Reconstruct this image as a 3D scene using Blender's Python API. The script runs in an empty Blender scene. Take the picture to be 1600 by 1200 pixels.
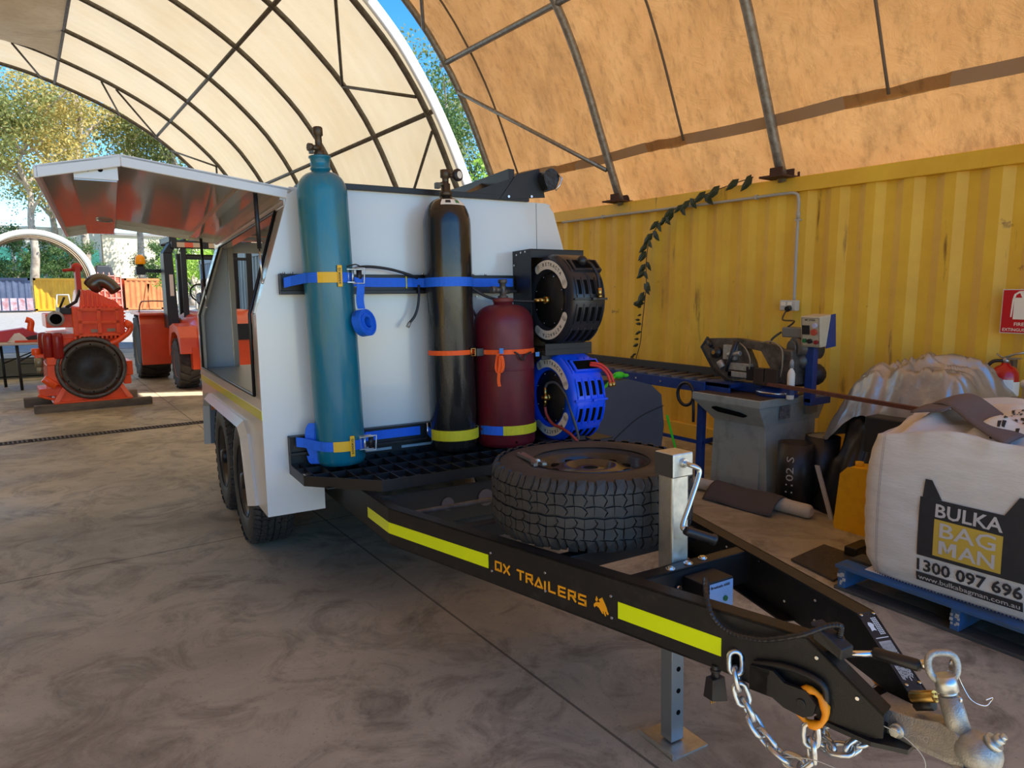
import bpy, bmesh, math, random
from mathutils import Vector, Matrix
random.seed(7)
SC = bpy.context.scene
COL = SC.collection
I4 = Matrix.Identity(4)
def V(*a): return Vector(a)
# ------------------------------------------------------------------ mesh builder
class MB:
    def __init__(s): s.v=[]; s.f=[]; s.sm=[]
    def add(s, vs, fs, smooth=False):
        o=len(s.v); s.v.extend([tuple(v) for v in vs])
        for f in fs: s.f.append(tuple(i+o for i in f)); s.sm.append(smooth)
        return s
    def merge(s, m, M=None):
        vs=m.v if M is None else [tuple(M@Vector(v)) for v in m.v]
        o=len(s.v); s.v.extend(vs)
        for f,q in zip(m.f,m.sm): s.f.append(tuple(i+o for i in f)); s.sm.append(q)
        return s
    def box(s,x0,x1,y0,y1,z0,z1,M=None):
        if x1<x0: x0,x1=x1,x0
        if y1<y0: y0,y1=y1,y0
        if z1<z0: z0,z1=z1,z0
        vs=[(x,y,z) for z in (z0,z1) for y in (y0,y1) for x in (x0,x1)]
        if M is not None: vs=[M@Vector(v) for v in vs]
        return s.add(vs,[(0,2,3,1),(4,5,7,6),(0,1,5,4),(2,6,7,3),(0,4,6,2),(1,3,7,5)])
    def hexa(s,p):   # 8 points: bottom ring 0-3, top ring 4-7
        return s.add(p,[(3,2,1,0),(4,5,6,7),(0,1,5,4),(1,2,6,5),(2,3,7,6),(3,0,4,7)])
    def prism(s,pts,fn,d0,d1,smooth=False):
        n=len(pts); vs=[fn(x,y,d0) for x,y in pts]+[fn(x,y,d1) for x,y in pts]
        s.add(vs,[tuple(range(n-1,-1,-1)),tuple(range(n,2*n))])
        o=len(s.v); s.v.extend([tuple(v) for v in vs])
        for i in range(n):
            j=(i+1)%n; s.f.append((o+i,o+j,o+n+j,o+n+i)); s.sm.append(smooth)
        return s
    def tube(s,path,r,n=8,closed=False,caps=True,smooth=True):
        P=[Vector(p) for p in path]; m=len(P); rs=r if isinstance(r,(list,tuple)) else [r]*m
        T=[]
        for i in range(m):
            a=P[(i-1)%m] if (closed or i>0) else P[i]; b=P[(i+1)%m] if (closed or i<m-1) else P[i]
            t=(b-a); T.append(t.normalized() if t.length>1e-9 else Vector((0,0,1)))
        ref=Vector((0,0,1)) if abs(T[0].z)<.9 else Vector((1,0,0))
        N=T[0].cross(ref).normalized(); vs=[]
        for i in range(m):
            N=(N-T[i]*N.dot(T[i])); N=N.normalized() if N.length>1e-6 else T[i].orthogonal().normalized()
            B=T[i].cross(N)
            for k in range(n):
                a=2*math.pi*k/n; vs.append(P[i]+(N*math.cos(a)+B*math.sin(a))*rs[i])
        fs=[]
        for i in range(m if closed else m-1):
            j=(i+1)%m
            for k in range(n):
                l=(k+1)%n; fs.append((i*n+k,i*n+l,j*n+l,j*n+k))
        o=len(s.v); s.add(vs,fs,smooth)
        if caps and not closed:
            s.f.append(tuple(o+k for k in range(n-1,-1,-1))); s.sm.append(False)
            s.f.append(tuple(o+(m-1)*n+k for k in range(n))); s.sm.append(False)
        return s
    def cyl(s,p0,p1,r,n=16,r1=None): return s.tube([p0,p1],[r,r if r1 is None else r1],n)
    def lathe(s,prof,c=(0,0,0),ax='z',n=32,smooth=True,caps=True,closed=False):
        c=Vector(c); vs=[]
        def mp(r,h,a):
            x,y=r*math.cos(a),r*math.sin(a)
            if ax=='z': return c+Vector((x,y,h))
            if ax=='x': return c+Vector((h,x,y))
            if ax=='y': return c+Vector((y,h,x))
            A,M=ax; return c+M@Vector((x,y,h))
        for r,h in prof:
            for k in range(n): vs.append(mp(max(r,1e-5),h,2*math.pi*k/n))
        m=len(prof); fs=[]
        for i in range(m if closed else m-1):
            j=(i+1)%m
            for k in range(n):
                l=(k+1)%n; fs.append((i*n+k,i*n+l,j*n+l,j*n+k))
        o=len(s.v); s.add(vs,fs,smooth)
        if caps and not closed:
            if prof[0][0]>1e-4: s.f.append(tuple(o+k for k in range(n-1,-1,-1))); s.sm.append(False)
            if prof[-1][0]>1e-4: s.f.append(tuple(o+(m-1)*n+k for k in range(n))); s.sm.append(False)
        return s
    def ball(s,c,r,n=16,sc=(1,1,1)):
        vs=[];fs=[];m=n//2
        for i in range(m+1):
            t=math.pi*i/m
            for k in range(n):
                a=2*math.pi*k/n; vs.append((c[0]+r*sc[0]*math.sin(t)*math.cos(a),c[1]+r*sc[1]*math.sin(t)*math.sin(a),c[2]-r*sc[2]*math.cos(t)))
        for i in range(m):
            for k in range(n):
                l=(k+1)%n; fs.append((i*n+k,i*n+l,(i+1)*n+l,(i+1)*n+k))
        return s.add(vs,fs,True)
    def strip(s,path,ups,w,t=.003,closed=False):
        P=[Vector(p) for p in path]; m=len(P); vs=[]
        if isinstance(ups,Vector): ups=[ups]*m
        for i in range(m):
            a=P[(i-1)%m] if (closed or i>0) else P[i]; b=P[(i+1)%m] if (closed or i<m-1) else P[i]
            T=(b-a).normalized(); u=ups[i].normalized(); nn=T.cross(u).normalized()
            for su,sn in ((-1,-1),(1,-1),(1,1),(-1,1)): vs.append(P[i]+u*(su*w/2)+nn*(sn*t/2))
        fs=[]
        for i in range(m if closed else m-1):
            j=(i+1)%m
            for k in range(4):
                l=(k+1)%4; fs.append((i*4+k,i*4+l,j*4+l,j*4+k))
        if not closed: fs+= [(3,2,1,0),((m-1)*4,(m-1)*4+1,(m-1)*4+2,(m-1)*4+3)]
        return s.add(vs,fs,False)
    def grid(s,nx,ny,fn,smooth=True):
        vs=[fn(i/nx,j/ny) for j in range(ny+1) for i in range(nx+1)]
        fs=[(j*(nx+1)+i,j*(nx+1)+i+1,(j+1)*(nx+1)+i+1,(j+1)*(nx+1)+i) for j in range(ny) for i in range(nx)]
        return s.add(vs,fs,smooth)
def smoothpath(pts,k=6,closed=False):
    P=[Vector(p) for p in pts]; out=[]; m=len(P)
    for i in range(m if closed else m-1):
        if closed: a,b,c,d=P[(i-1)%m],P[i],P[(i+1)%m],P[(i+2)%m]
        else: a,b,c,d=P[max(i-1,0)],P[i],P[i+1],P[min(i+2,m-1)]
        for j in range(k):
            t=j/k; out.append(.5*((2*b)+(c-a)*t+(2*a-5*b+4*c-d)*t*t+(3*b-a-3*c+d)*t**3))
    if not closed: out.append(P[-1])
    return out
# ------------------------------------------------------------------ objects
SPACES={}
def setp(o,label=None,cat=None,group=None,kind=None):
    if label: o['label']=label
    if cat: o['category']=cat
    if group: o['group']=group
    if kind: o['kind']=kind
    return o
def thing(name,label,cat,base,space=I4,group=None,kind=None):
    o=bpy.data.objects.new(name,None); COL.objects.link(o); o.empty_display_size=.1
    o.matrix_world=space@Matrix.Translation(base)
    SPACES[o.name]=Vector(base); return setp(o,label,cat,group,kind)
def obj(name,mb,mat,parent=None,space=I4,base=None,bevel=0,seg=2,label=None,kind=None,solid=0):
    """build mb (given in the space's coordinates) as one mesh object"""
    me=bpy.data.meshes.new(name)
    if parent is not None: b=SPACES[parent.name]
    elif base is not None: b=Vector(base)
    else:
        xs=[v[0] for v in mb.v]; ys=[v[1] for v in mb.v]; zs=[v[2] for v in mb.v]
        b=Vector(((min(xs)+max(xs))/2,(min(ys)+max(ys))/2,min(zs)))
    me.from_pydata([(v[0]-b.x,v[1]-b.y,v[2]-b.z) for v in mb.v],[],mb.f)
    me.polygons.foreach_set('use_smooth',mb.sm); me.update()
    bm=bmesh.new(); bm.from_mesh(me); bmesh.ops.recalc_face_normals(bm,faces=bm.faces) if NORM else None
    bm.to_mesh(me); bm.free()
    me.materials.append(mat)
    o=bpy.data.objects.new(name,me); COL.objects.link(o)
    if parent is not None: o.parent=parent
    else: o.matrix_world=space@Matrix.Translation(b)
    SPACES[o.name]=b
    if bevel:
        m=o.modifiers.new('b','BEVEL'); m.width=bevel; m.segments=seg; m.limit_method='ANGLE'; m.angle_limit=.6
    if solid:
        m=o.modifiers.new('s','SOLIDIFY'); m.thickness=solid; m.offset=0
    if label: o['label']=label
    if kind: o['kind']=kind
    return o
NORM=True
def top(name,mb,mat,label,cat,space=I4,group=None,kind=None,**k):
    o=obj(name,mb,mat,None,space,**k); return setp(o,label,cat,group,kind)
def dup(root,M=None,label=None,group=None):
    r=root.copy(); COL.objects.link(r); SPACES[r.name]=SPACES[root.name]
    if M is not None: r.matrix_world=M
    if label: r['label']=label
    if group: r['group']=group
    def rec(a,b):
        for ch in a.children:
            c=ch.copy(); COL.objects.link(c); c.parent=b; SPACES[c.name]=SPACES[ch.name]; rec(ch,c)
    rec(root,r); return r
# ------------------------------------------------------------------ text
_tc={}
def text_mb(s,size=1,bold=0,cx=True,sx=1):
    key=(s,bold)
    if key not in _tc:
        cu=bpy.data.curves.new('t','FONT'); cu.body=s; cu.size=1; cu.offset=bold; cu.resolution_u=2
        o=bpy.data.objects.new('t',cu); COL.objects.link(o); bpy.context.view_layer.update()
        me=bpy.data.meshes.new_from_object(o.evaluated_get(bpy.context.evaluated_depsgraph_get()))
        _b=bmesh.new(); _b.from_mesh(me); bmesh.ops.triangulate(_b,faces=_b.faces); _b.to_mesh(me); _b.free()
        _tc[key]=([tuple(v.co) for v in me.vertices],[tuple(p.vertices) for p in me.polygons])
        bpy.data.objects.remove(o); bpy.data.curves.remove(cu); bpy.data.meshes.remove(me)
    vs,fs=_tc[key]
    xs=[v[0] for v in vs]; x0,x1=min(xs),max(xs); off=(x0+x1)/2 if cx else x0
    return [((v[0]-off)*size*sx,v[1]*size) for v in vs],fs,(x1-x0)*size*sx
def put_text(mb,s,size,fn,bold=0,cx=True,width=None):
    vs,fs,w=text_mb(s,size,bold,cx)
    k=1 if width is None else width/w
    mb.add([fn(x*k,y) for x,y in vs],fs,False); return mb
# ------------------------------------------------------------------ materials
def lin(c): return c/12.92 if c<=.04045 else ((c+.055)/1.055)**2.4
def S(r,g,b): return (lin(r/255),lin(g/255),lin(b/255))
MC={}
def mat(name,col,rough=.5,metal=0,noise=0,nscale=8,col2=None,bump=0,bscale=60,spec=.5,coat=0,rv=0,trans=0,thr=(.35,.65),emit=0,stretch=None):
    if name in MC: return MC[name]
    m=bpy.data.materials.new(name); m.use_nodes=True; nt=m.node_tree; N=nt.nodes; L=nt.links
    p=N['Principled BSDF']; p.inputs['Base Color'].default_value=(*col,1); p.inputs['Roughness'].default_value=rough
    p.inputs['Metallic'].default_value=metal; p.inputs['Specular IOR Level'].default_value=spec
    if coat: p.inputs['Coat Weight'].default_value=coat; p.inputs['Coat Roughness'].default_value=.06
    if noise or bump or rv:
        tc=N.new('ShaderNodeTexCoord'); src=tc.outputs['Object']
        if stretch:
            mp=N.new('ShaderNodeMapping'); mp.inputs['Scale'].default_value=stretch; L.new(src,mp.inputs['Vector']); src=mp.outputs[0]
    if noise or rv:
        n=N.new('ShaderNodeTexNoise'); n.inputs['Scale'].default_value=nscale; n.inputs['Detail'].default_value=7; n.inputs['Roughness'].default_value=.62
        L.new(src,n.inputs['Vector'])
        r=N.new('ShaderNodeMapRange'); r.inputs[1].default_value=thr[0]; r.inputs[2].default_value=thr[1]; L.new(n.outputs['Fac'],r.inputs[0])
        if noise:
            mx=N.new('ShaderNodeMix'); mx.data_type='RGBA'; c2=col2 or tuple(c*.5 for c in col)
            mx.inputs[6].default_value=(*col,1); mx.inputs[7].default_value=(*c2,1)
            mu=N.new('ShaderNodeMath'); mu.operation='MULTIPLY'; mu.inputs[1].default_value=noise; L.new(r.outputs[0],mu.inputs[0])
            L.new(mu.outputs[0],mx.inputs[0]); L.new(mx.outputs[2],p.inputs['Base Color'])
        if rv:
            r2=N.new('ShaderNodeMapRange'); r2.inputs[3].default_value=rough; r2.inputs[4].default_value=min(1,rough+rv); L.new(r.outputs[0],r2.inputs[0]); L.new(r2.outputs[0],p.inputs['Roughness'])
    if bump:
        n=N.new('ShaderNodeTexNoise'); n.inputs['Scale'].default_value=bscale; n.inputs['Detail'].default_value=5; L.new(src,n.inputs['Vector'])
        b=N.new('ShaderNodeBump'); b.inputs['Strength'].default_value=bump; b.inputs['Distance'].default_value=.01; L.new(n.outputs['Fac'],b.inputs['Height']); L.new(b.outputs[0],p.inputs['Normal'])
    if emit: p.inputs['Emission Color'].default_value=(*col,1); p.inputs['Emission Strength'].default_value=emit
    if trans:
        t=N.new('ShaderNodeBsdfTranslucent'); t.inputs['Color'].default_value=(*col,1); mxs=N.new('ShaderNodeMixShader'); mxs.inputs[0].default_value=trans
        L.new(p.outputs[0],mxs.inputs[1]); L.new(t.outputs[0],mxs.inputs[2]); L.new(mxs.outputs[0],N['Material Output'].inputs[0])
        if noise: L.new(mx.outputs[2],t.inputs['Color'])
    MC[name]=m; return m
black=mat('black powder coat',(.009,.009,.010),.42,noise=.4,nscale=30,col2=(.018,.017,.016),bump=.12,bscale=400)
blackdust=mat('dusty black coat',(.008,.008,.008),.5,noise=.7,nscale=12,col2=(.05,.043,.035),thr=(.55,.8),bump=.15,bscale=300)
blackpl=mat('black plastic',(.014,.014,.016),.38,bump=.05)
rubber=mat('tyre rubber',(.026,.025,.025),.6,noise=.6,nscale=12,col2=(.055,.05,.045),bump=.1,bscale=120)
white=mat('white trailer enamel',(.71,.695,.65),.22,coat=.4,bump=.02,bscale=3)
chrome=mat('polished lining',(.55,.52,.47),.08,metal=.18,bump=.04,bscale=5)
zinc=mat('zinc plate',(.68,.71,.70),.32,metal=.9,noise=.5,nscale=25,col2=(.45,.45,.4),rv=.15)
galv=mat('galvanised casting',(.5,.49,.45),.42,metal=.8,noise=.6,nscale=40,col2=(.3,.29,.26),bump=.25,bscale=250,rv=.2)
steelpipe=mat('galvanised pipe',(.34,.34,.33),.45,metal=.6,noise=.7,nscale=20,col2=(.17,.14,.11))
rustpipe=mat('weathered pipe',(.16,.145,.12),.6,metal=.4,noise=.8,nscale=15,col2=(.08,.055,.035))
hivis=mat('hi vis yellow tape',S(238,255,0),.3,noise=.12,nscale=60,col2=S(215,245,0),coat=.3)
orangep=mat('orange lettering',S(255,172,25),.4)
boltm=mat('bright bolt',(.75,.75,.76),.25,metal=1)
brass=mat('brass',(.65,.43,.13),.3,metal=1,noise=.4,nscale=40,col2=(.35,.22,.08))
tealm=mat('teal cylinder paint',S(10,112,136),.28,noise=.75,nscale=9,col2=S(75,125,118),thr=(.48,.72),bump=.1,bscale=90,rv=.2,stretch=(1,1,.3),coat=.25)
blkcyl=mat('black cylinder paint',(.014,.0135,.013),.22,noise=.6,nscale=16,col2=(.07,.06,.045),thr=(.52,.8),bump=.12,bscale=60,rv=.25,stretch=(1,1,.25),coat=.3)
redcyl=mat('maroon cylinder paint',S(112,24,36),.38,noise=.6,nscale=7,col2=S(70,16,28),bump=.1,bscale=70,rv=.15,stretch=(1,1,.6))
maroonold=mat('faded maroon shoulder',S(120,55,50),.55)
strapb=mat('blue webbing',S(20,110,235),.5,noise=.25,nscale=50,col2=S(15,80,190),bump=.3,bscale=300)
strapy=mat('yellow webbing',S(228,215,30),.6,noise=.3,nscale=40,col2=S(190,175,15),bump=.3,bscale=300)
strapo=mat('orange webbing',S(255,95,20),.6,bump=.25,bscale=300)
yellabel=mat('amber tag',S(240,185,20),.45)
bluepl=mat('blue reel plastic',S(10,85,245),.3,bump=.03)
greypl=mat('grey poly plastic',(.085,.09,.1),.5,noise=.3,nscale=6,col2=(.06,.062,.07),bump=.1,bscale=200)
labelw=mat('off white label',S(240,232,215),.5)
darkprint=mat('dark print',(.02,.02,.022),.6)
whiteprint=mat('white print',(.75,.75,.72),.5)
redhose=mat('red hose',S(160,60,50),.5)
redhoseb=mat('bright red hose',S(215,50,40),.45)
greyhose=mat('grey hose',(.07,.075,.08),.5)
silverp=mat('silver enamel',(.42,.42,.4),.35,metal=.3)
hole_shade=mat('painted hole shade',(.003,.003,.003),.9,spec=.1)  # flat black stands for the shade inside holes and slots
orange_e=mat('engine orange enamel',S(255,92,26),.33,noise=.4,nscale=10,col2=S(232,62,18),bump=.15,bscale=40,coat=.2)
red_e=mat('dark red enamel',S(150,18,18),.35,coat=.2)
fork_o=mat('forklift orange',S(238,92,45),.3,noise=.3,nscale=3,col2=S(180,48,22),coat=.3)
irondark=mat('dark machined iron',(.03,.029,.028),.5,metal=.5,noise=.5,nscale=20,col2=(.07,.06,.05))
ironmid=mat('worn iron',(.16,.15,.135),.5,metal=.6,noise=.7,nscale=25,col2=(.07,.06,.05),bump=.15)
wood=mat('weathered timber',(.17,.145,.115),.8,noise=.8,nscale=14,col2=(.07,.06,.05),bump=.5,bscale=80,stretch=(1,1,1))
SKY_S=.185; SUN_E=5.6; EXPO=0.88
FLOOR_A=(.56,.49,.35); FLOOR_B=(.34,.30,.215)
FAB_O1=S(176,131,82); FAB_O2=S(162,115,67); FAB_OD=S(112,80,48)
FAB_W1=S(200,182,150); FAB_W2=S(194,172,136); FAB_WD=S(200,165,115)
# ------------------------------------------------------------------ camera, light, sky
H=1.58; PITCH=math.atan(145/1080); YAW=math.atan(770/math.hypot(1080,145))
cam=bpy.data.cameras.new('camera'); co=bpy.data.objects.new('camera',cam); COL.objects.link(co)
cam.sensor_fit='HORIZONTAL'; cam.sensor_width=36; cam.lens=1080/1600*36; cam.clip_end=400; cam.clip_start=.02
fw=Vector((math.sin(YAW)*math.cos(PITCH),math.cos(YAW)*math.cos(PITCH),-math.sin(PITCH)))
co.matrix_world=Matrix.Translation((0,0,H))@fw.to_track_quat('-Z','Y').to_matrix().to_4x4()
SC.camera=co
w=bpy.data.worlds.new('world'); SC.world=w; w.use_nodes=True
nt=w.node_tree; bg=nt.nodes['Background']; sk=nt.nodes.new('ShaderNodeTexSky'); sk.sky_type='NISHITA'; sk.sun_disc=False
sk.sun_elevation=math.radians(52); sk.sun_rotation=math.radians(141); sk.air_density=.9; sk.dust_density=.0; sk.ozone_density=3.0
hs=nt.nodes.new('ShaderNodeHueSaturation'); hs.inputs['Saturation'].default_value=1.35
nt.links.new(sk.outputs[0],hs.inputs['Color']); nt.links.new(hs.outputs[0],bg.inputs[0]); bg.inputs[1].default_value=SKY_S
sd=Vector((.49,-.60,1.0)).normalized()
sl=bpy.data.lights.new('sun','SUN'); so=bpy.data.objects.new('sun',sl); COL.objects.link(so); sl.energy=SUN_E; sl.angle=.009; sl.color=(1,.95,.86)
so.matrix_world=Matrix.Translation((0,0,30))@(-sd).to_track_quat('-Z','Y').to_matrix().to_4x4()
SC.view_settings.view_transform='Standard'; SC.view_settings.look='None'; SC.view_settings.gamma=1; SC.view_settings.exposure=EXPO
SC.view_settings.use_curve_mapping=False
# ------------------------------------------------------------------ ground
def floor_mat():
    m=bpy.data.materials.new('stained concrete'); m.use_nodes=True; N=m.node_tree.nodes; L=m.node_tree.links; p=N['Principled BSDF']
    tc=N.new('ShaderNodeTexCoord')
    def noise(sc,det=6,ro=.6,dist=0):
        n=N.new('ShaderNodeTexNoise'); n.inputs['Scale'].default_value=sc; n.inputs['Detail'].default_value=det; n.inputs['Roughness'].default_value=ro; n.inputs['Distortion'].default_value=dist
        L.new(tc.outputs['Object'],n.inputs['Vector']); return n.outputs['Fac']
    def rng(x,a,b,c=0,d=1):
        r=N.new('ShaderNodeMapRange'); r.inputs[1].default_value=a; r.inputs[2].default_value=b; r.inputs[3].default_value=c; r.inputs[4].default_value=d; L.new(x,r.inputs[0]); return r.outputs[0]
    def mix(f,a,b):
        x=N.new('ShaderNodeMix'); x.data_type='RGBA'; L.new(f,x.inputs[0])
        for i,c in ((6,a),(7,b)):
            if isinstance(c,tuple): x.inputs[i].default_value=(*c,1)
            else: L.new(c,x.inputs[i])
        return x.outputs[2]
    def mth(op,a,b=None):
        x=N.new('ShaderNodeMath'); x.operation=op
        for i,c in ((0,a),(1,b)):
            if c is None: continue
            if isinstance(c,(int,float)): x.inputs[i].default_value=c
            else: L.new(c,x.inputs[i])
        return x.outputs[0]
    c=mix(rng(noise(.9,8,.65,.6),.36,.66),FLOOR_A,FLOOR_B)
    c=mix(mth('MULTIPLY',rng(noise(2.6,10,.72,1.4),.47,.68),.75),c,(.13,.105,.075))
    c=mix(mth('MULTIPLY',rng(noise(.55,6,.6,.4),.5,.62),.45),c,(.14,.12,.09))
    c=mix(mth('MULTIPLY',rng(noise(22,6,.7),.55,.8),.35),c,(.60,.49,.36))
    c=mix(mth('MULTIPLY',rng(noise(60,3,.6),.60,.75),.5),c,(.10,.08,.06))
    sx=N.new('ShaderNodeSeparateXYZ'); L.new(tc.outputs['Object'],sx.inputs[0])
    # general dirt patch towards the front of the shed where vehicles park (own shape)
    for i,(lo,per) in ((0,(1.62,4.2)),(1,(4.54,4.31))):
        t=mth('ABSOLUTE',mth('SUBTRACT',mth('MODULO',mth('ADD',sx.outputs[i],per*20.5-lo),per),per/2))
        ln=mth('LESS_THAN',t,.006); c=mix(mth('MULTIPLY',ln,.7),c,(.05,.04,.03))
    L.new(c,p.inputs['Base Color'])
    r=rng(noise(1.4,6,.6),.3,.7,.42,.72); L.new(r,p.inputs['Roughness'])
    b=N.new('ShaderNodeBump'); b.inputs['Strength'].default_value=.12; b.inputs['Distance'].default_value=.01; L.new(noise(90,6,.7),b.inputs['Height']); L.new(b.outputs[0],p.inputs['Normal'])
    p.inputs['Specular IOR Level'].default_value=.35
    return m
def slab(x0,x1,y0,y1,z0,z1): return MB().box(x0,x1,y0,y1,z0,z1)
fo=obj('floor',slab(-8,9,-9,22.4,-.15,0),floor_mat(),base=(0,0,0),kind='structure')
gravel=mat('pale sunlit gravel',S(158,154,146),.95,noise=.8,nscale=3,col2=S(132,126,118),bump=.5,bscale=30)
obj('ground',slab(-70,90,22.4,150,-.15,-.01),gravel,base=(0,0,0),kind='structure')
obj('shade_strip',slab(-8,12,21.9,22.4,-.1,.012),mat('painted concrete shade',(.3,.31,.33),.8,noise=.3),kind='structure')  # bluish shade on the concrete edge, put in as a coloured strip
dirt=mat('yard dirt',(.22,.17,.12),.95,noise=.5,nscale=.6)
obj('ground',slab(9,60,-20,22.4,-.2,-.02),dirt,base=(0,0,0),kind='structure')
obj('ground',slab(-60,-8,-20,22.4,-.2,-.02),dirt,base=(0,0,0),kind='structure')
# drain grates in the floor
grate_m=mat('drain iron',(.14,.12,.10),.7,metal=.3,noise=.5,nscale=30)
def grate_mb(x0,x1):
    m=MB(); y0,y1=8.78,8.94; z=.006
    m.box(x0,x1,y0,y0+.012,0,z).box(x0,x1,y1-.012,y1,0,z)
    x=x0
    while x<x1-.01: m.box(x,x+.018,y0,y1,0,z); x+=.04
    m.box(x0,x1,8.855,8.865,0,z); return m
g0=None
gM=Matrix.Rotation(.045,4,'Z')
gl=['far left','next to the far left','just left of the red engine block','in front of the red engine','right in front of the dark flywheel','nearest the trailer rear wheel']
for k in range(6):
    x=-1.73+k*.86-.0
    if g0 is None:
        g0=top('drain_grate',grate_mb(x+.005,x+.855),grate_m,'x','drain'); b0=g0.matrix_world.translation.copy(); gs=g0
    else:
        gs=g0.copy(); COL.objects.link(gs)
    xx=x+.43
    gs.matrix_world=Matrix.Translation((xx,8.885+(xx-.7)*.055,0.0))@Matrix.Rotation(.055,4,'Z')
    setp(gs,'dark iron floor drain grate strip, '+['far left end behind the engine line','second from the left end','third from the left, left of the red engine stand','below the left of the red engine stand','below the right of the red engine stand','right end, partly behind the trailer'][k],'drain','drain grates across the floor')
obj('drain_channel',slab(-1.8,3.6,8.77,8.95,-.02,.0015),hole_shade,base=(0,0,0),kind='structure').matrix_world=Matrix.Translation((0.7,8.885,0))@Matrix.Rotation(.055,4,'Z')@Matrix.Translation((-.7,-8.86,0))
# ------------------------------------------------------------------ shipping containers
def weather(name,c1,c2,rust=(.13,.04,.012),amt=.9,rough=.5):
    if name in MC: return MC[name]
    m=bpy.data.materials.new(name); m.use_nodes=True; N=m.node_tree.nodes; L=m.node_tree.links; p=N['Principled BSDF']; p.inputs['Roughness'].default_value=rough
    tc=N.new('ShaderNodeTexCoord')
    def nz(sc,st,a,b,k,det=7):
        mp=N.new('ShaderNodeMapping'); mp.inputs['Scale'].default_value=st; L.new(tc.outputs['Object'],mp.inputs[0])
        n=N.new('ShaderNodeTexNoise'); n.inputs['Scale'].default_value=sc; n.inputs['Detail'].default_value=det; n.inputs['Roughness'].default_value=.65; L.new(mp.outputs[0],n.inputs['Vector'])
        r=N.new('ShaderNodeMapRange'); r.inputs[1].default_value=a; r.inputs[2].default_value=b; r.inputs[4].default_value=k; L.new(n.outputs['Fac'],r.inputs[0]); return r.outputs[0]
    def mix(f,a,b):
        x=N.new('ShaderNodeMix'); x.data_type='RGBA'; L.new(f,x.inputs[0])
        for i,c in ((6,a),(7,b)):
            if isinstance(c,tuple): x.inputs[i].default_value=(*c,1)
            else: L.new(c,x.inputs[i])
        return x.outputs[2]
    c=mix(nz(1.5,(1,1,1),.35,.65,1),c1,c2)
    c=mix(nz(9,(1,1,.12),.62,.74,amt),c,rust)
    c=mix(nz(5,(1,1,1),.66,.74,amt),c,rust)
    L.new(c,p.inputs['Base Color']); MC[name]=m; return m
yel=weather('weathered yellow paint',S(240,196,62),S(224,176,54))
def container(name,label,m,x,y0,y1,side=-1,h=2.59,wd=2.44,col2=None,space=I4,group=None,detail=True):
    """long container along y; visible face at x, body extends away (side=-1: face looks to -x)"""
    d=-side
    t=thing(name,label,'shipping container',(x+d*wd/2,(y0+y1)/2,0),space,group)
    L_=MB(); y=y0+.12; vs=[]; xs=[]
    per=.30
    pts=[(y0+.1,0)]
    while y+per<y1-.1:
        pts+=[(y,0),(y+.08,0),(y+.15,.036),(y+.23,.036)]; y+=per
    pts+=[(y,0),(y1-.1,0)]
    for fx,sg in ((x+d*.03,d),(x+d*(wd-.03),-d)):
        vs=[(fx+sg*q,yy,z) for z in (.16,h-.12) for yy,q in pts]; n=len(pts)
        fs=[(i,i+1,n+i+1,n+i) for i in range(n-1)]
        L_=MB().add(vs,fs); obj('side_panel',L_,m,t,solid=0)
    obj('roof_panel',MB().box(x+d*.03,x+d*(wd-.03),y0,y1,h-.05,h-.02),m,t)
    for yy in (y0+.04,y1-.04): obj('end_panel',MB().box(x+d*.05,x+d*(wd-.05),yy-.02,yy+.02,.1,h-.05),m,t)
    for xx in (x,x+d*(wd-.09)):
        obj('top_rail',MB().box(xx,xx+d*.09,y0,y1,h-.13,h),m,t,bevel=.006)
        obj('bottom_rail',MB().box(xx,xx+d*.09,y0,y1,.02,.17),m,t,bevel=.006)
        for yy in (y0,y1-.14): obj('corner_post',MB().box(xx,xx+d*.12,yy,yy+.14,0,h),m,t,bevel=.006)
    return t
cR=container('shipping_container','long weathered yellow shipping container forming the right-hand wall',yel,5.73,-2.5,7.6)
container('shipping_container','yellow container under the left foot of the near shelter',yel,-7.40,-2.5,7.6,side=1)
# faded/rust details on the container wall: rust scab, conduit, switch, sign, vine
rustm=mat('orange rust',(.26,.09,.02),.9,noise=.7,nscale=20,col2=(.12,.04,.012))
# ------------------------------------------------------------------ dome shelters
_half=[(5.74,2.57),(5.60,2.87),(5.43,3.24),(5.10,3.95),(4.78,4.48),(4.30,5.06),(3.40,5.82),(2.25,6.45),(.97,6.93),(.04,7.15),(-.85,7.22)]
_pts=_half+[(-1.7-x,z) for x,z in _half[-2::-1]]
_c=smoothpath([(x,0,z) for x,z in _pts],10); _L=[0]
for _i in range(1,len(_c)): _L.append(_L[-1]+(_c[_i]-_c[_i-1]).length)
def prof(t,off=0):
    """point on the arch at arc fraction t (0 right foot, 1 left foot), pushed outwards by off"""
    d=t*_L[-1]; i=0
    if d<=0: i=0
    elif d>=_L[-1]: i=len(_c)-2
    else:
        lo,hi=0,len(_L)-1
        while hi-lo>1:
            m_=(lo+hi)//2
            if _L[m_]<=d: lo=m_
            else: hi=m_
        i=lo
    a,b=_c[i],_c[i+1]; k=(d-_L[i])/max(1e-6,(b-a).length); p=a+(b-a)*k; tt=(b-a).normalized()
    return (p.x+tt.z*off, p.z-tt.x*off)
def tz(z):
    lo,hi=0,.5
    for _ in range(30):
        m_=(lo+hi)/2
        if prof(m_)[1]<z: lo=m_
        else: hi=m_
    return lo
def tx(x): 
    lo,hi=0,1
    for _ in range(30):
        m_=(lo+hi)/2
        if prof(m_)[0]>x: lo=m_
        else: hi=m_
    return lo
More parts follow.
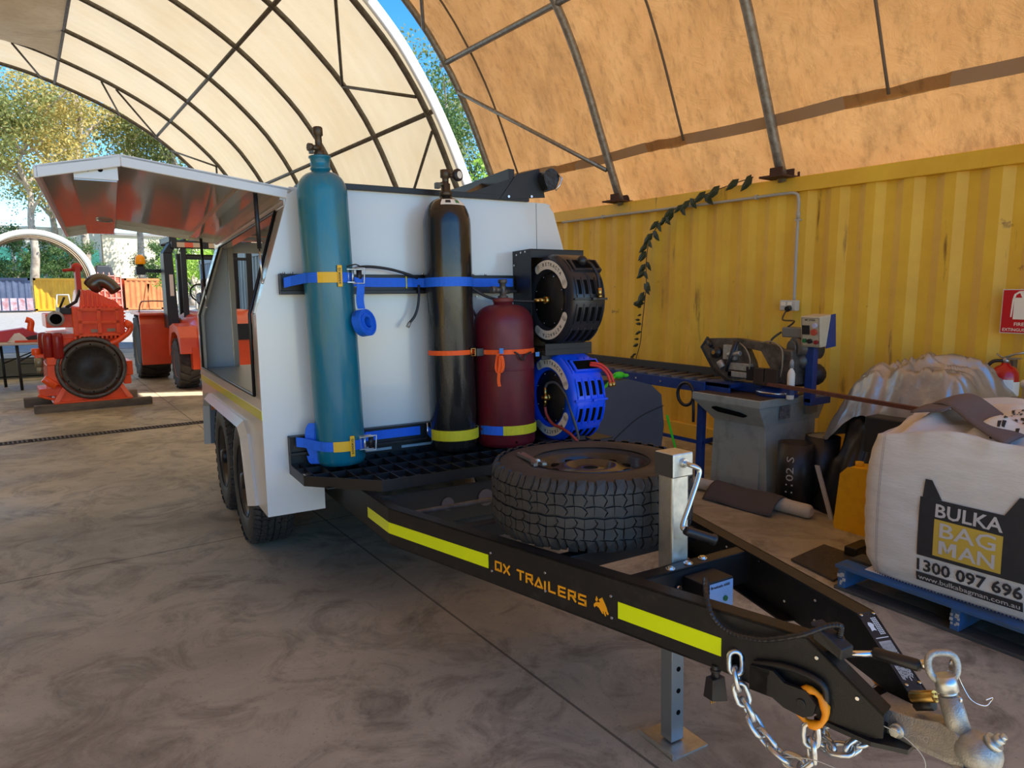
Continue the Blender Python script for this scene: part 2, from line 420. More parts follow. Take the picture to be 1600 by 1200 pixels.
def fabric_mat(name,ca,cb,dirt_c,amt,tr,scale=1.2,creased=.4):
    m=bpy.data.materials.new(name); m.use_nodes=True; N=m.node_tree.nodes; L=m.node_tree.links; p=N['Principled BSDF']; p.inputs['Roughness'].default_value=.55
    tc=N.new('ShaderNodeTexCoord')
    def nz(sc,a,b,k,det=8,st=(1,1,1),dist=0):
        mp=N.new('ShaderNodeMapping'); mp.inputs['Scale'].default_value=st; L.new(tc.outputs['Object'],mp.inputs[0])
        n=N.new('ShaderNodeTexNoise'); n.inputs['Scale'].default_value=sc; n.inputs['Detail'].default_value=det; n.inputs['Roughness'].default_value=.68; n.inputs['Distortion'].default_value=dist; L.new(mp.outputs[0],n.inputs['Vector'])
        r=N.new('ShaderNodeMapRange'); r.inputs[1].default_value=a; r.inputs[2].default_value=b; r.inputs[4].default_value=k; L.new(n.outputs['Fac'],r.inputs[0]); return r.outputs[0],n.outputs['Fac']
    def mix(f,a,b):
        x=N.new('ShaderNodeMix'); x.data_type='RGBA'; L.new(f,x.inputs[0])
        for i,c in ((6,a),(7,b)):
            if isinstance(c,tuple): x.inputs[i].default_value=(*c,1)
            else: L.new(c,x.inputs[i])
        return x.outputs[2]
    c=mix(nz(scale,.35,.65,1)[0],ca,cb)
    c=mix(nz(scale*1.6,.50,.78,amt*.8,12,(1,1.5,.6),.1)[0],c,dirt_c)
    c=mix(nz(scale*8,.50,.72,amt*.7,10,(1,1.5,.7))[0],c,dirt_c)
    c=mix(nz(scale*.7,.45,.7,amt*.35,6)[0],c,dirt_c)
    L.new(c,p.inputs['Base Color']); t=N.new('ShaderNodeBsdfTranslucent'); L.new(c,t.inputs['Color'])
    b=N.new('ShaderNodeBump'); b.inputs['Strength'].default_value=creased; b.inputs['Distance'].default_value=.05; L.new(nz(3.5,0,1,1,6,(1,1,1),1.5)[1],b.inputs['Height'])
    L.new(b.outputs[0],p.inputs['Normal']); L.new(b.outputs[0],t.inputs['Normal'])
    x=N.new('ShaderNodeMixShader'); x.inputs[0].default_value=tr; L.new(p.outputs[0],x.inputs[1]); L.new(t.outputs[0],x.inputs[2]); L.new(x.outputs[0],N['Material Output'].inputs[0])
    return m
fab_o=fabric_mat('grimy orange-stained fabric',FAB_O1,FAB_O2,FAB_OD,.85,.5,1.1)
fab_w=fabric_mat('cream translucent fabric',FAB_W1,FAB_W2,FAB_WD,.25,.5,.5,.2)
fab_rim=mat('bright white fabric hem',(.85,.85,.83),.6)
def dome(name,label,y0,y1,ribs,fabm,pipem,scallop=.04,purl=(),braces=(),flat=None):
    zf=2.6; t=thing(name,label,'shelter',(-.85,(y0+y1)/2,zf)); rs=sorted(ribs)
    def ff(u,v):
        y=y0+(y1-y0)*v; k=0
        for i in range(len(rs)-1):
            if rs[i]<=y<=rs[i+1]: q=(y-rs[i])/(rs[i+1]-rs[i]); k=math.sin(math.pi*q)
        T=-.002+1.004*u
        off=.085-scallop*k+.009*math.sin(u*70+y*3.1)+.008*math.sin(y*17+u*30)
        z=prof(T)[1]
        if z<3.2: off+=.018*math.sin(y*7.3)*(3.2-z)*1.6+.016*math.sin(y*13.7+1)*(3.2-z)*1.5+.05*(3.2-z)
        x,z=prof(T,off); return (x,y,z)
    obj('fabric_cover',MB().grid(110,int((y1-y0)*8),ff),fabm,t)
    for y in ribs:
        obj('arch_tube',MB().tube([(prof(i/60)[0],y,prof(i/60)[1]) for i in range(61)],.045,10),pipem,t)
        for bx in (5.72,-7.42):
            obj('base_plate',MB().box(bx-.17,bx+.17,y-.12,y+.12,zf-.012,zf+.006).box(bx-.10,bx-.08,y-.06,y+.06,zf,zf+.08).box(bx+.08,bx+.10,y-.06,y+.06,zf,zf+.08).cyl((bx+.12,y-.09,zf),(bx+.12,y-.09,zf+.05),.012,6),MB_RUST,t)
    for T in purl:
        x,z=prof(T); obj('purlin_tube',MB().tube([(x,y0+.03,z),(x,y1-.03,z)],.036,10),pipem,t)
    for (ya,ta,yb,tb_) in braces:
        a=prof(ta,-.04); b=prof(tb_,-.04); obj('brace_tube',MB().tube([(a[0],ya,a[1]),(b[0],yb,b[1])],.024,8),pipem,t)
    for T in (tz(3.06),1-tz(3.06)):
        def hf(u,v):
            y=y0+(y1-y0)*u; x,z=prof(T+(.003 if T<.5 else -.003)*(v-.5)*2,.05+.01*math.sin(y*5)); return (x,y,z+.012*math.sin(y*2.7))
        obj('hem_rail',MB().grid(80,1,hf),HEMP,t)
    return t
MB_RUST=mat('rusty plate',(.09,.035,.02),.85,noise=.7,nscale=20,col2=(.035,.02,.014))
HEMP=mat('grey hem pocket',(.36,.29,.22),.8,trans=.45)
nd=dome('dome_shelter','near dome shelter with grimy orange-stained fabric over grey pipes, above the yellow container',-2.45,8.36,[-2.35,-.28,1.78,3.86,5.94,8.23],fab_o,steelpipe,
    purl=(tz(4.52),tx(.95),tx(-2.65),1-tz(4.52)),
    braces=((8.2,tz(4.2),5.97,tz(2.95)),(8.2,1-tz(4.2),5.97,1-tz(2.95)),(8.2,tz(4.9),5.97,tz(6.0))))
for ys in (7.66,4.86,2.85,.75):
    obj('fabric_seam',MB().tube([(prof(t_,.02)[0],ys,prof(t_,.02)[1]) for t_ in [tz(3.06)+(.9-tz(3.06))*i/60 for i in range(61)]],.013,5),mat('seam cord',(.16,.12,.09),.8),nd)
wd_=dome('dome_shelter','far dome shelter with clean cream fabric glowing in the sun, beyond the trailer',8.95,22.1,[9.2,11.05,13.2,15.35,17.5,19.7,21.95],fab_w,rustpipe,
    purl=(tz(4.12),tx(3.42),tx(1.15),tx(-2.85),tx(-5.1),1-tz(4.12)),
    braces=((9.22,tz(5.6),11.02,tz(4.85)),(9.22,tz(4.35),11.02,tz(4.85)),(9.22,tz(3.9),11.02,tz(2.9)),(21.9,tx(2.6),19.75,tx(2.0)),(21.9,tx(3.6),19.75,tx(2.3)),(21.9,tx(3.8),19.75,tx(4.5)),(21.9,tx(5.0),19.75,tx(4.5)),(19.75,tx(.3),21.9,tx(.9))))
def rimf(u,v):
    x,z=prof(u,.10-.17*v+.012*math.sin(u*40)); return (x,8.93-.015*math.sin(v*3.14),z)
obj('fabric_hem',MB().grid(110,3,rimf),fab_rim,wd_,solid=.004)
def flap(u,v):
    T=tz(5.35)+(1-tz(5.35))*u; x,z=prof(T,.105+.02*math.sin(u*25)); return (x,8.28+.72*v,z)
obj('sun_block_flap',MB().grid(80,3,flap),fab_w,nd)  # unseen flap added over the gap to keep a sun band off the floor
def sag(u,v):
    x=1.12-2.9*u; y=15.5+4.1*v; zt=prof(tx(x))[1]; return (x,y,zt-.03-.42*math.sin(math.pi*min(1,.0+u*1.0))**.8*math.sin(math.pi*v)**.7)
obj('sagging_liner',MB().grid(24,16,sag),fabric_mat('grey stained liner',S(205,195,180),S(190,178,160),S(150,125,95),.5,.45,.8,.2),wd_)
# ------------------------------------------------------------------ trailer space: x right, y backwards, z up
_b=Vector((.089,.996,-.032)).normalized(); _l=Vector((.996,-.089,.005)); _l=(_l-_b*_l.dot(_b)).normalized(); _u=_l.cross(_b)
TM=Matrix(((_l.x,_b.x,_u.x,1.047),(_l.y,_b.y,_u.y,4.413),(_l.z,_b.z,_u.z,0),(0,0,0,1)))
tr=thing('box_trailer','white box trailer on black chassis with a lifted side door and long black drawbar','trailer',(1.0,.44,0),TM)
F=-.85; RR=1.86
prof=[(0,.383),(0,1.44),(.19,2.045),(.25,2.085),(1.76,2.085),(1.81,2.035),(2.0,1.44),(2.0,.383),(1.7,.383),(1.7,.62),(.3,.62),(.3,.383)]
obj('front_panel',MB().prism(prof,lambda x,z,d:(x,d,z),F,F+.02),white,tr,bevel=.004)
obj('panel_seam',MB().box(1.682,1.685,F-.0012,F,.9,2.08),mat('seam shadow line',(.15,.15,.14),.8),tr)
# left side below the opening, wheel arch cut out
def side_skin(x0,x1,open_side):
    m=MB()
    low=[(F+.02,.383),(F+.02,1.0 if open_side else 1.44),(RR,1.0 if open_side else 1.44),(RR,.40),(1.50,.40),(1.42,.72),(1.30,.79),(-.32,.79),(-.42,.74),(-.56,.383)]
    m.prism(low[::-1],lambda y,z,d:(d,y,z),x0,x1); return m
obj('side_panel',side_skin(0,.02,True),white,tr,bevel=.003)
obj('side_panel',side_skin(1.98,2.0,False),white,tr,bevel=.003)
def chamf(y0,y1,ys0,ys1,sx=1,z0=1.0):   # post: vertical to waist then leaning in
    m=MB(); X=(lambda x:x) if sx>0 else (lambda x:2.0-x)
    m.hexa([(X(0),y0,z0),(X(.03),y0,z0),(X(.03),y1,z0),(X(0),y1,z0),(X(0),y0,1.44),(X(.03),y0,1.43),(X(.03),y1,1.43),(X(0),y1,1.44)])
    m.hexa([(X(0),y0,1.44),(X(.03),y0,1.43),(X(.03),y1,1.43),(X(0),y1,1.44),(X(.19),y0,2.045),(X(.22),y0,2.035),(X(.22),ys1,2.035),(X(.19),ys1,2.045)])
    return m
fm=mat('cream frame enamel',(.62,.57,.48),.2,metal=.2,coat=.5)
obj('door_frame',chamf(F+.02,F+.13,0,F+.17),fm,tr,bevel=.004)
obj('door_frame',chamf(1.64,RR,0,RR),fm,tr,bevel=.004)
obj('door_frame',MB().box(.17,.26,F+.02,RR,1.985,2.05),fm,tr,bevel=.004)
# rubber seal round the opening
seal=[(-.006,-.70,1.01),(-.006,-.70,1.44),(.17,-.62,1.985),(.17,1.56,1.985),(-.006,1.62,1.44),(-.006,1.62,1.01)]
obj('door_seal',MB().tube(smoothpath(seal,1,True),.009,6,closed=True),blackpl,tr)
# right: closed door skin and chamfer
m=MB(); m.hexa([(2.0,F+.02,1.44),(1.97,F+.02,1.44),(1.97,RR,1.44),(2.0,RR,1.44),(1.81,F+.02,2.04),(1.78,F+.02,2.04),(1.78,RR,2.04),(1.81,RR,2.04)])
obj('right_door',m,white,tr)
obj('roof_panel',MB().box(.2,1.8,F+.02,RR,2.06,2.085),white,tr,bevel=.004)
shelfm=mat('brushed shelf steel',(.30,.31,.31),.3,metal=.7)
innerm=mat('pale grey interior',(.62,.64,.66),.45)
obj('shelf',MB().box(.02,1.98,F+.02,RR-.02,.985,1.0),shelfm,tr)
obj('inner_front_wall',MB().prism([(.03,1.0),(1.97,1.0),(1.97,1.43),(1.78,2.04),(.22,2.04),(.03,1.43)],lambda x,z,d:(x,d,z),F+.021,F+.03),innerm,tr)
# rear wall with see-through doorway
m=MB(); 
m.hexa([(.03,1.80,1.0),(.29,1.80,1.0),(.29,1.83,1.0),(.03,1.83,1.0),(.03,1.80,1.44),(.29,1.80,1.44),(.29,1.83,1.44),(.03,1.83,1.44)])
m.hexa([(.03,1.80,1.44),(.29,1.80,1.44),(.29,1.83,1.44),(.03,1.83,1.44),(.2,1.80,2.03),(.29,1.80,2.03),(.29,1.83,2.03),(.2,1.83,2.03)])
m.box(.29,1.72,1.80,1.83,1.96,2.05).box(1.72,1.97,1.80,1.83,1.0,1.44).box(.02,1.98,1.83,RR,.40,1.0)
obj('rear_panel',m,innerm,tr)
obj('interior_post',MB().box(.255,.30,1.76,1.80,1.0,2.03),fm,tr,bevel=.003)
obj('roof_rib',MB().box(.25,1.75,.0,.05,2.01,2.055).box(.25,1.75,.9,.95,2.01,2.055).box(.6,.65,F+.05,1.8,2.0,2.05),fm,tr)
obj('under_floor',MB().box(.05,1.95,F+.02,RR-.02,.62,.66),black,tr)
# reflective strip
obj('reflective_strip',MB().box(-.0022,0,F+.0,RR,.892,.942),mat('retroreflective yellow',S(225,225,20),.3,coat=.5),tr,label='shiny yellow reflective strip')
# fender flare and mud guard
fl=mat('flare enamel',(.66,.62,.54),.25,coat=.4)
flp=[(-.585,.383),(-.44,.765),(-.33,.83),(1.31,.83),(1.45,.75),(1.53,.40)]
fli=[(-.53,.375),(-.40,.74),(-.31,.79),(1.29,.79),(1.41,.72),(1.49,.40)]
m=MB()
for i in range(5):
    a,b,c,d=flp[i],flp[i+1],fli[i+1],fli[i]
    m.hexa([(.0,a[0],a[1]),(.0,b[0],b[1]),(.0,c[0],c[1]),(.0,d[0],d[1]),(-.015,a[0],a[1]),(-.015,b[0],b[1]),(-.05,c[0],c[1]),(-.05,d[0],d[1])])
obj('wheel_arch_flare',m,fl,tr)
m=MB()
for i in range(5):
    c,d=fli[i+1],fli[i]
    k=.012
    m.hexa([(0,d[0],d[1]),(0,c[0],c[1]),(0,c[0],c[1]+k),(0,d[0],d[1]+k),(.32,d[0],d[1]),(.32,c[0],c[1]),(.32,c[0],c[1]+k),(.32,d[0],d[1]+k)])
obj('inner_guard',m,mat('blue grey guard',(.14,.17,.2),.5),tr)
obj('mud_flap',MB().box(.03,.30,1.40,1.41,.14,.46),blackpl,tr)
obj('mud_flap',MB().box(1.70,1.97,1.40,1.41,.14,.46),blackpl,tr)
obj('marker_light',MB().box(.0,.05,1.30,1.33,.70,.74),mat('amber lens',S(190,90,20),.3),tr)
# wheels ------------------------------------------------------
def tyre_mb(R,W,ri,tread=True,npitch=34):
    """axis z, centred on z=0"""
    h=W/2
    prof=[(ri+.004,-h*.80),(ri+.02,-h*.92),(ri+.07,-h*1.0),(R-.075,-h*1.0),(R-.035,-h*.93),(R-.013,-h*.80),(R-.013,h*.80),(R-.035,h*.93),(R-.075,h*1.0),(ri+.07,h*1.0),(ri+.02,h*.92),(ri+.004,h*.80),(ri-.002,h*.7),(ri-.002,-h*.7)]
    m=MB().lathe(prof,n=72,closed=True)
    if tread:
        def P(t,z,r): 
            a=2*math.pi*t/npitch; return (r*math.cos(a),r*math.sin(a),z)
        def blk(pts,r0,r1f):
            n=len(pts); ct=sum(p[0] for p in pts)/n; cz=sum(p[1] for p in pts)/n; pts=[(ct+(t-ct)*1.13,cz+(z-cz)*1.10) for t,z in pts]; vs=[P(t,z,r0) for t,z in pts]+[P(t,z,r1f(z)) for t,z in pts]
            m.add(vs,[tuple(range(n,2*n))]+[(i,(i+1)%n,n+(i+1)%n,n+i) for i in range(n)])
        rf=lambda z: R-.02*max(0,(abs(z)/h-.72)/.28)**1.5
        rb=R-.03
        for k in range(npitch):
            for s in (1,-1):
                o=.5 if s<0 else 0
                q=lambda t,z:(k+o+t,z*s*h)
                blk([q(-.40,.64),q(.02,.66),(q(.16,.80)),q(.10,.97),q(-.34,.97),q(-.30,.80)],rb,rf)      # shoulder lugs
                blk([q(.14,.62),q(.48,.66),q(.56,.80),q(.50,.93),q(.24,.93),q(.26,.80)],rb,lambda z:rf(z)-.003)
                blk([q(-.42,.34),q(-.05,.10+.22),q(.10,.48),q(-.10,.60),q(-.46,.58)],rb,rf)             # intermediate
                blk([q(.04,.30),q(.44,.36),q(.42,.58),q(.06,.60),q(.20,.46)],rb,rf)
                blk([q(-.44,.06),q(-.02,.03),q(.10,.16),q(-.12,.27),q(-.42,.29)],rb,rf)                   # centre
                blk([q(.06,.03),q(.48,.06),q(.48,.28),q(.10,.25),q(.22,.14)],rb,rf)
    return m
def rim_mb(ri,W,disc,holes=8):
    h=W*.42
    m=MB().lathe([(ri+.012,h+.012),(ri+.016,h),(ri-.004,h-.012),(ri-.012,h-.05),(ri-.03,h-.08),(ri-.035,-h+.08),(ri-.012,-h+.05),(ri-.004,-h+.012),(ri+.016,-h),(ri+.012,-h-.012)],n=64,caps=False)
    m.lathe([(ri-.03,disc-.06),(ri-.036,disc-.03),(ri-.042,disc-.012),(.17,disc-.006),(.125,disc+.004),(.11,disc+.012),(.095,disc+.012),(.085,disc-.012),(.060,disc-.012),(.055,disc-.0),(.03,disc-.0)],n=64,caps=False)
    return m
def holes_mb(ri,disc,n=10,rr=.148,r=.019):
    m=MB()
    for k in range(n):
        a=2*math.pi*(k+.5)/n; m.cyl((rr*math.cos(a),rr*math.sin(a),disc-.03),(rr*math.cos(a),rr*math.sin(a),disc+.0015),r,16)
    return m
rimblk=mat('black steel rim',(.02,.017,.014),.3,noise=.5,nscale=14,col2=(.06,.045,.03),coat=.4)
def wheel_at(x,y,side):
    M=Matrix.Translation((x,y,.40))@Matrix.Rotation(-side*math.pi/2,4,'Y')
    tyt=MB().merge(TYM,M)
    w_=obj('wheel',MB().merge(RIM_,M),rimblk,tr)
    obj('tyre',tyt,rubber,w_)
    obj('hub',MB().merge(HUB_,M),black,w_)
TYM=tyre_mb(.40,.245,.215); RIM_=rim_mb(.215,.245,.06)
HUB_=MB().lathe([(.054,.04),(.054,.11),(.045,.125),(.001,.125)],n=24)
for k in range(6):
    a=2*math.pi*k/6; HUB_.cyl((.075*math.cos(a),.075*math.sin(a),.03),(.075*math.cos(a),.075*math.sin(a),.075),.011,6)
for y in (0,.885):
    wheel_at(.125,y,1); wheel_at(1.875,y,-1)
    obj('axle',MB().cyl((.25,y,.40),(1.75,y,.40),.032,12),black,tr)
# chassis rails ------------------------------------------------
A0=Vector((.366,-1.67)); dd=Vector((.267,-.964)); nn=Vector((-.964,-.267))
def rail_fn(off):
    return lambda s,z,mir=False:((lambda x,y:(2.0-x if mir else x,y,z))(*(A0+dd*s+nn*off)))
for mir in (False,True):
    X=(lambda x:2.0-x) if mir else (lambda x:x)
    r=MB(); rf_=rail_fn(0); ri_=rail_fn(-.006)
    web=[(0,.406),(1.60,.402),(1.985,.372),(2.02,.385),(2.02,.445),(1.83,.58),(0,.572)]
    r.prism(web,lambda s,z,d:(X((A0+dd*s+nn*d).x),(A0+dd*s+nn*d).y,z),0,-.006)
    r.prism([(0,.566),(1.83,.574),(1.83,.58),(0,.572)],lambda s,z,d:(X((A0+dd*s+nn*d).x),(A0+dd*s+nn*d).y,z),0,-.055)
    r.prism([(0,.406),(1.5,.402),(1.5,.408),(0,.412)],lambda s,z,d:(X((A0+dd*s+nn*d).x),(A0+dd*s+nn*d).y,z),0,-.05)
    # sloping top flange at the nose
    r.prism([(1.83,.574),(1.83,.58),(2.02,.445),(2.02,.439)],lambda s,z,d:(X((A0+dd*s+nn*d).x),(A0+dd*s+nn*d).y,z),0,-.055)
    r.box(X(.366),X(.372),-1.67,1.80,.406,.572).box(X(.366),X(.42),-1.67,1.80,.566,.572).box(X(.366),X(.42),-1.67,1.80,.406,.412)
    rail_o=obj('drawbar_rail',r,blackdust,tr,bevel=.002)
    if not mir:
        fo_=rail_fn(.0016)
        def onrail(mb,pts,off=.0016): return mb.prism(pts,lambda s,z,d:(*(A0+dd*s+nn*d),z),0,off)
        t1=MB(); t1.box(.3645,.366,-1.67,-1.38,.458,.508); onrail(t1,[(0,.458),(.64,.460),(.64,.513),(0,.508)])
        obj('reflective_tape',t1,hivis,rail_o,label='fluorescent yellow tape bent round the chassis rail')
        t2=MB(); onrail(t2,[(1.24,.448),(1.596,.445),(1.596,.499),(1.24,.503)])
        obj('reflective_tape',t2,hivis,rail_o,label='fluorescent yellow tape near the hitch')
        # lettering, stroke built
        LET={'O':[[(0,.72),(0,1),(.28,1)],[(.5,1),(.8,1),(.8,0),(.55,0)],[(.3,0),(0,0),(0,.5)],[(.36,.0),(.36,.12)]],
             'X':[[(0,1),(.75,0)],[(.75,1),(.46,.6)],[(.3,.4),(0,0)]],
             'T':[[(0,1),(.8,1)],[(.4,.86),(.4,0)]],
             'R':[[(0,.72),(0,0)],[(0,1),(.75,1),(.75,.48),(.22,.48)],[(.4,.48),(.8,0)]],
             'A':[[(-.05,0),(.4,1),(.6,.55)],[(.28,.0),(.85,0),(.67,.4)]],
             'I':[[(0,.86),(0,0)]],'L':[[(0,1),(0,0),(.72,0)]],
             'E':[[(.75,1),(0,1)],[(.7,.5),(0,.5)],[(.02,.78),(0,.6)],[(0,.35),(0,0),(.75,0)]],
             'S':[[(.75,1),(0,1),(0,.5),(.75,.5),(.75,0),(0,0)]]}
        lt=MB(); s=.680; hh=.031; zb=lambda s:.4660-.016*(s-.68)/.44
        def stroke(p,s0):
            wv=.0068
            for (x0,y0),(x1,y1) in zip(p,p[1:]):
                a=Vector((x0*hh*1.18,y0*hh)); b=Vector((x1*hh*1.18,y1*hh)); t=(b-a).normalized(); q=Vector((-t.y,t.x))*wv/2; e=t*wv/2*.95
                P4=[a-e+q,a-e-q,b+e-q,b+e+q]
                onrail(lt,[(s0+v.x,zb(s0)+v.y) for v in P4],.002)
        for ch in 'OX TRAILERS':
            if ch==' ':
                s+=.030; obj('lettering',lt,orangep,rail_o,label='orange letters OX'); lt=MB(); continue
            for p in LET[ch]: stroke(p,s)
            s+={'I':.019}.get(ch,.0445 if ch!='X' else .040)
        obj('lettering',lt,orangep,rail_o,label='orange letters TRAILERS')
        bull=[(.56,1.0),(.61,.90),(.73,.73),(.85,.52),(.90,.35),(.98,.23),(.93,.15),(.83,.19),(.85,.25),(.78,.29),(.76,.19),(.81,.02),(.76,.0),(.68,.15),(.66,.23),(.59,.19),(.65,.06),(.56,.08),(.46,.19),(.37,.29),(.22,.33),(.11,.29),(.09,.19),(.02,.23),(.03,.37),(.17,.54),(.32,.60),(.46,.67),(.37,.73),(.37,.79),(.46,.90),(.54,.94)]
        bm_=MB(); onrail(bm_,[(1.142+x*.062,.447+y*.058-.010*x) for x,y in bull],.002)
        onrail(bm_,[(1.150,.483),(1.154,.497),(1.160,.488),(1.156,.479)],.002)
        obj('bull_emblem',bm_,orangep,rail_o,label='orange bull emblem')
        sb=MB()
        for s_,z in ((.655,.524),(.66,.455),(.93,.518),(.93,.452),(1.213,.514),(1.216,.442),(1.86,.535),(1.96,.465)):
            c=A0+dd*s_; sb.cyl((c.x,c.y,z),(c.x+nn.x*.004,c.y+nn.y*.004,z),.0048,10)
        obj('rivet',sb,boltm,rail_o)
    else:
        sb=MB()
        for s_,z in ((1.1,.52),(1.1,.46),(1.3,.535),(1.45,.45),(1.6,.515),(1.6,.45),(1.72,.46)):
            c=A0+dd*s_-nn*.006; sb.cyl((2-c.x,c.y,z),(2-c.x+nn.x*.003,c.y,z),.0045,8)
        obj('rivet',sb,boltm,rail_o)
        # printed info plate on the sloping flange
        ip=MB(); vs=[]
        def slope(s,d): 
            c=A0+dd*s-nn*d; z=.5805+(.445-.58)*(s-1.83)/.19; return (2-c.x,c.y,z+.0008)
        rn=random.Random(4)
        for d_ in [.010+.0042*q for q in range(9)]:
            s0=1.902
            while s0<1.984:
                l_=rn.uniform(.004,.010); ip.add([slope(s0,d_),slope(s0+l_,d_),slope(s0+l_,d_+.0022),slope(s0,d_+.0022)],[(0,1,2,3)]); s0+=l_+.0018
        ip.add([slope(1.893,.008),slope(1.895,.008),slope(1.895,.048),slope(1.893,.048)],[(0,1,2,3)])
        for d_ in (.010,.016,.022):
            s0=1.846
            while s0<1.886: ip.add([slope(s0,d_),slope(s0+.003,d_),slope(s0+.003,d_+.004),slope(s0,d_+.004)],[(0,1,2,3)]); s0+=.0042
        ip.add([slope(1.855+.022*x,.046-.018*y) for x,y in ((0,.2),(.3,0),(.6,.1),(1,.0),(.9,.5),(1,.9),(.6,.8),(.3,1),(.1,.7))],[tuple(range(9))])
        obj('printed_notice',ip,whiteprint,rail_o)
        bb=MB()
        for s_,d in ((1.838,.008),(1.838,.048),(2.0,.008),(2.0,.048)):
            p=slope(s_,d); bb.cyl(p,(p[0],p[1],p[2]+.003),.0045,8)
        obj('rivet',bb,boltm,rail_o)
# cross members
obj('cross_member',MB().box(.74,1.26,-2.905,-2.85,.566,.574).box(.72,1.28,-2.857,-2.850,.43,.574).box(.75,1.25,-2.905,-2.898,.46,.574),black,tr,bevel=.002)
m=MB()
for x,y in ((.90,-2.885),(.985,-2.88),(1.06,-2.872)): m.cyl((x,y,.574),(x,y,.582),.011,6).cyl((x,y,.574),(x,y,.577),.016,16)
obj('bolt',m,boltm,tr)
obj('cross_member',MB().box(.5,1.5,-2.08,-2.02,.50,.56).box(.68,1.32,-2.58,-2.53,.50,.56),black,tr,bevel=.002)
obj('cross_member',MB().box(.37,1.63,-1.50,-1.44,.43,.56).box(.37,1.63,-.6,-.54,.43,.56).box(.37,1.63,.4,.46,.43,.56).box(.37,1.63,1.2,1.26,.43,.56),black,tr)
obj('guide_bar',MB().tube([(.42,-1.72,.545),(1.58,-1.72,.545)],.012,8),rustpipe,tr)
m=MB(); m.box(.39,1.61,-1.52,-1.505,.41,.58)
obj('light_bracket',m,black,tr)
for x_,r_ in ((.72,.032),(.93,.042)): obj('light_disc',MB().cyl((x_,-1.53,.50),(x_,-1.52,.50),r_,24),mat('dull grey lens',(.12,.11,.11),.5),tr)
# nose plate under the coupling
m=MB().prism([(.86,-3.46),(.885,-3.60),(.93,-3.665),(.965,-3.66),(.985,-3.69),(1.02,-3.69),(1.035,-3.66),(1.07,-3.665),(1.115,-3.60),(1.14,-3.46)],lambda x,y,d:(x,y,d),.362,.374)
m.box(.905,1.095,-3.60,-3.592,.372,.40)
obj('nose_plate',m,black,tr,bevel=.002)
# jack ---------------------------------------------------------
jk=obj('jack_post',MB().box(.945,1.020,-2.845,-2.775,.40,.875),zinc,tr,bevel=.006,label='zinc-plated square jack post')
obj('jack_head',MB().box(.938,1.030,-2.855,-2.765,.865,.948),zinc,jk,bevel=.005)
obj('head_left_face',MB().box(.9365,.938,-2.853,-2.767,.868,.945),mat('dark head side',(.05,.048,.045),.6),jk)  # left side of the jack head coloured darker than the rest
obj('jack_leg',MB().box(.953,1.010,-2.838,-2.782,-.085,.42),mat('grey zinc leg',(.30,.34,.36),.35,metal=.7),jk,bevel=.003)
for z in (.34,.26,.18,.10,.02): obj('leg_hole',MB().cyl((.984,-2.8395,z),(.984,-2.838,z),.009,14),hole_shade,jk)
obj('foot_plate',MB().box(.90,1.065,-2.90,-2.72,-.099,-.091).box(.90,.906,-2.90,-2.72,-.099,-.075),zinc,jk)
cr=obj('crank_arm',MB().tube(smoothpath([(.985,-2.855,.915),(.985,-2.885,.913),(1.0,-2.90,.905),(1.008,-2.905,.885),(.965,-2.91,.80),(.925,-2.915,.728),(.923,-2.925,.715)],4),.0085,10).cyl((.985,-2.852,.915),(.985,-2.866,.915),.016,12),mat('bright crank',(.6,.62,.62),.25,metal=.9),jk)
obj('crank_handle',MB().lathe([(.013,0),(.016,.01),(.016,.10),(.019,.105),(.019,.113),(.001,.115)],c=(.925,-2.925,.712),ax=('m',Vector((.86,-.30,-.35)).to_track_quat('Z','Y').to_matrix()),n=16),blackpl,cr)
# breakaway battery box
bx=obj('breakaway_box',MB().box(.935,1.07,-3.0,-2.91,.45,.552),blackdust,tr,bevel=.004,label='black breakaway battery box with a pale blue label')
obj('box_label',MB().box(.95,1.066,-3.0015,-3.0,.455,.545),mat('pale blue label',S(150,185,225),.3),bx)
m=MB(); put_text(m,'Breaksafe 6000',.013,lambda x,y:(1.008+x,-3.0025,.528+y),bold=.02,width=.085)
obj('label_text',m,darkprint,bx)
obj('test_button',MB().cyl((1.03,-3.0015,.487),(1.03,-3.006,.487),.009,16),mat('green button',S(20,110,60),.4),bx)
obj('bolt',MB().cyl((.91,-2.908,.515),(.91,-2.92,.515),.011,6).cyl((1.095,-2.908,.51),(1.095,-2.92,.51),.009,6).cyl((1.095,-2.908,.465),(1.095,-2.92,.465),.009,6),boltm,bx)
# brake actuator block, conduit, damper
ac=obj('actuator_block',MB().hexa([(.868,-3.445,.575),(.905,-3.455,.578),(.925,-3.52,.545),(.888,-3.512,.54),(.868,-3.435,.62),(.905,-3.445,.622),(.925,-3.522,.575),(.888,-3.515,.57)]),black,tr,bevel=.003)
cd=[(.94,-2.99,.535),(.925,-3.02,.52),(.90,-3.08,.55),(.875,-3.15,.585),(.865,-3.25,.597),(.875,-3.35,.605),(.90,-3.42,.63),(.925,-3.455,.645),(.94,-3.475,.635),(.938,-3.485,.60)]
pts=smoothpath([(.945,-3.005,.49),(.92,-3.03,.56),(.86,-3.08,.612),(.79,-3.15,.612),(.766,-3.19,.577),(.774,-3.219,.547),(.784,-3.256,.535),(.796,-3.301,.538),(.811,-3.352,.55),(.838,-3.433,.59),(.885,-3.472,.617),(.906,-3.495,.622),(.912,-3.492,.60),(.913,-3.488,.575)],8)
obj('corrugated_conduit',MB().tube(pts,[.0068+(.0012 if i%2 else 0) for i in range(len(pts))],10,smooth=False),blackpl,tr)
obj('conduit_boot',MB().lathe([(.022,0),(.024,.01),(.018,.016),(.022,.024),(.016,.03),(.012,.045)],c=(.912,-3.49,.545),n=20),blackpl,tr)
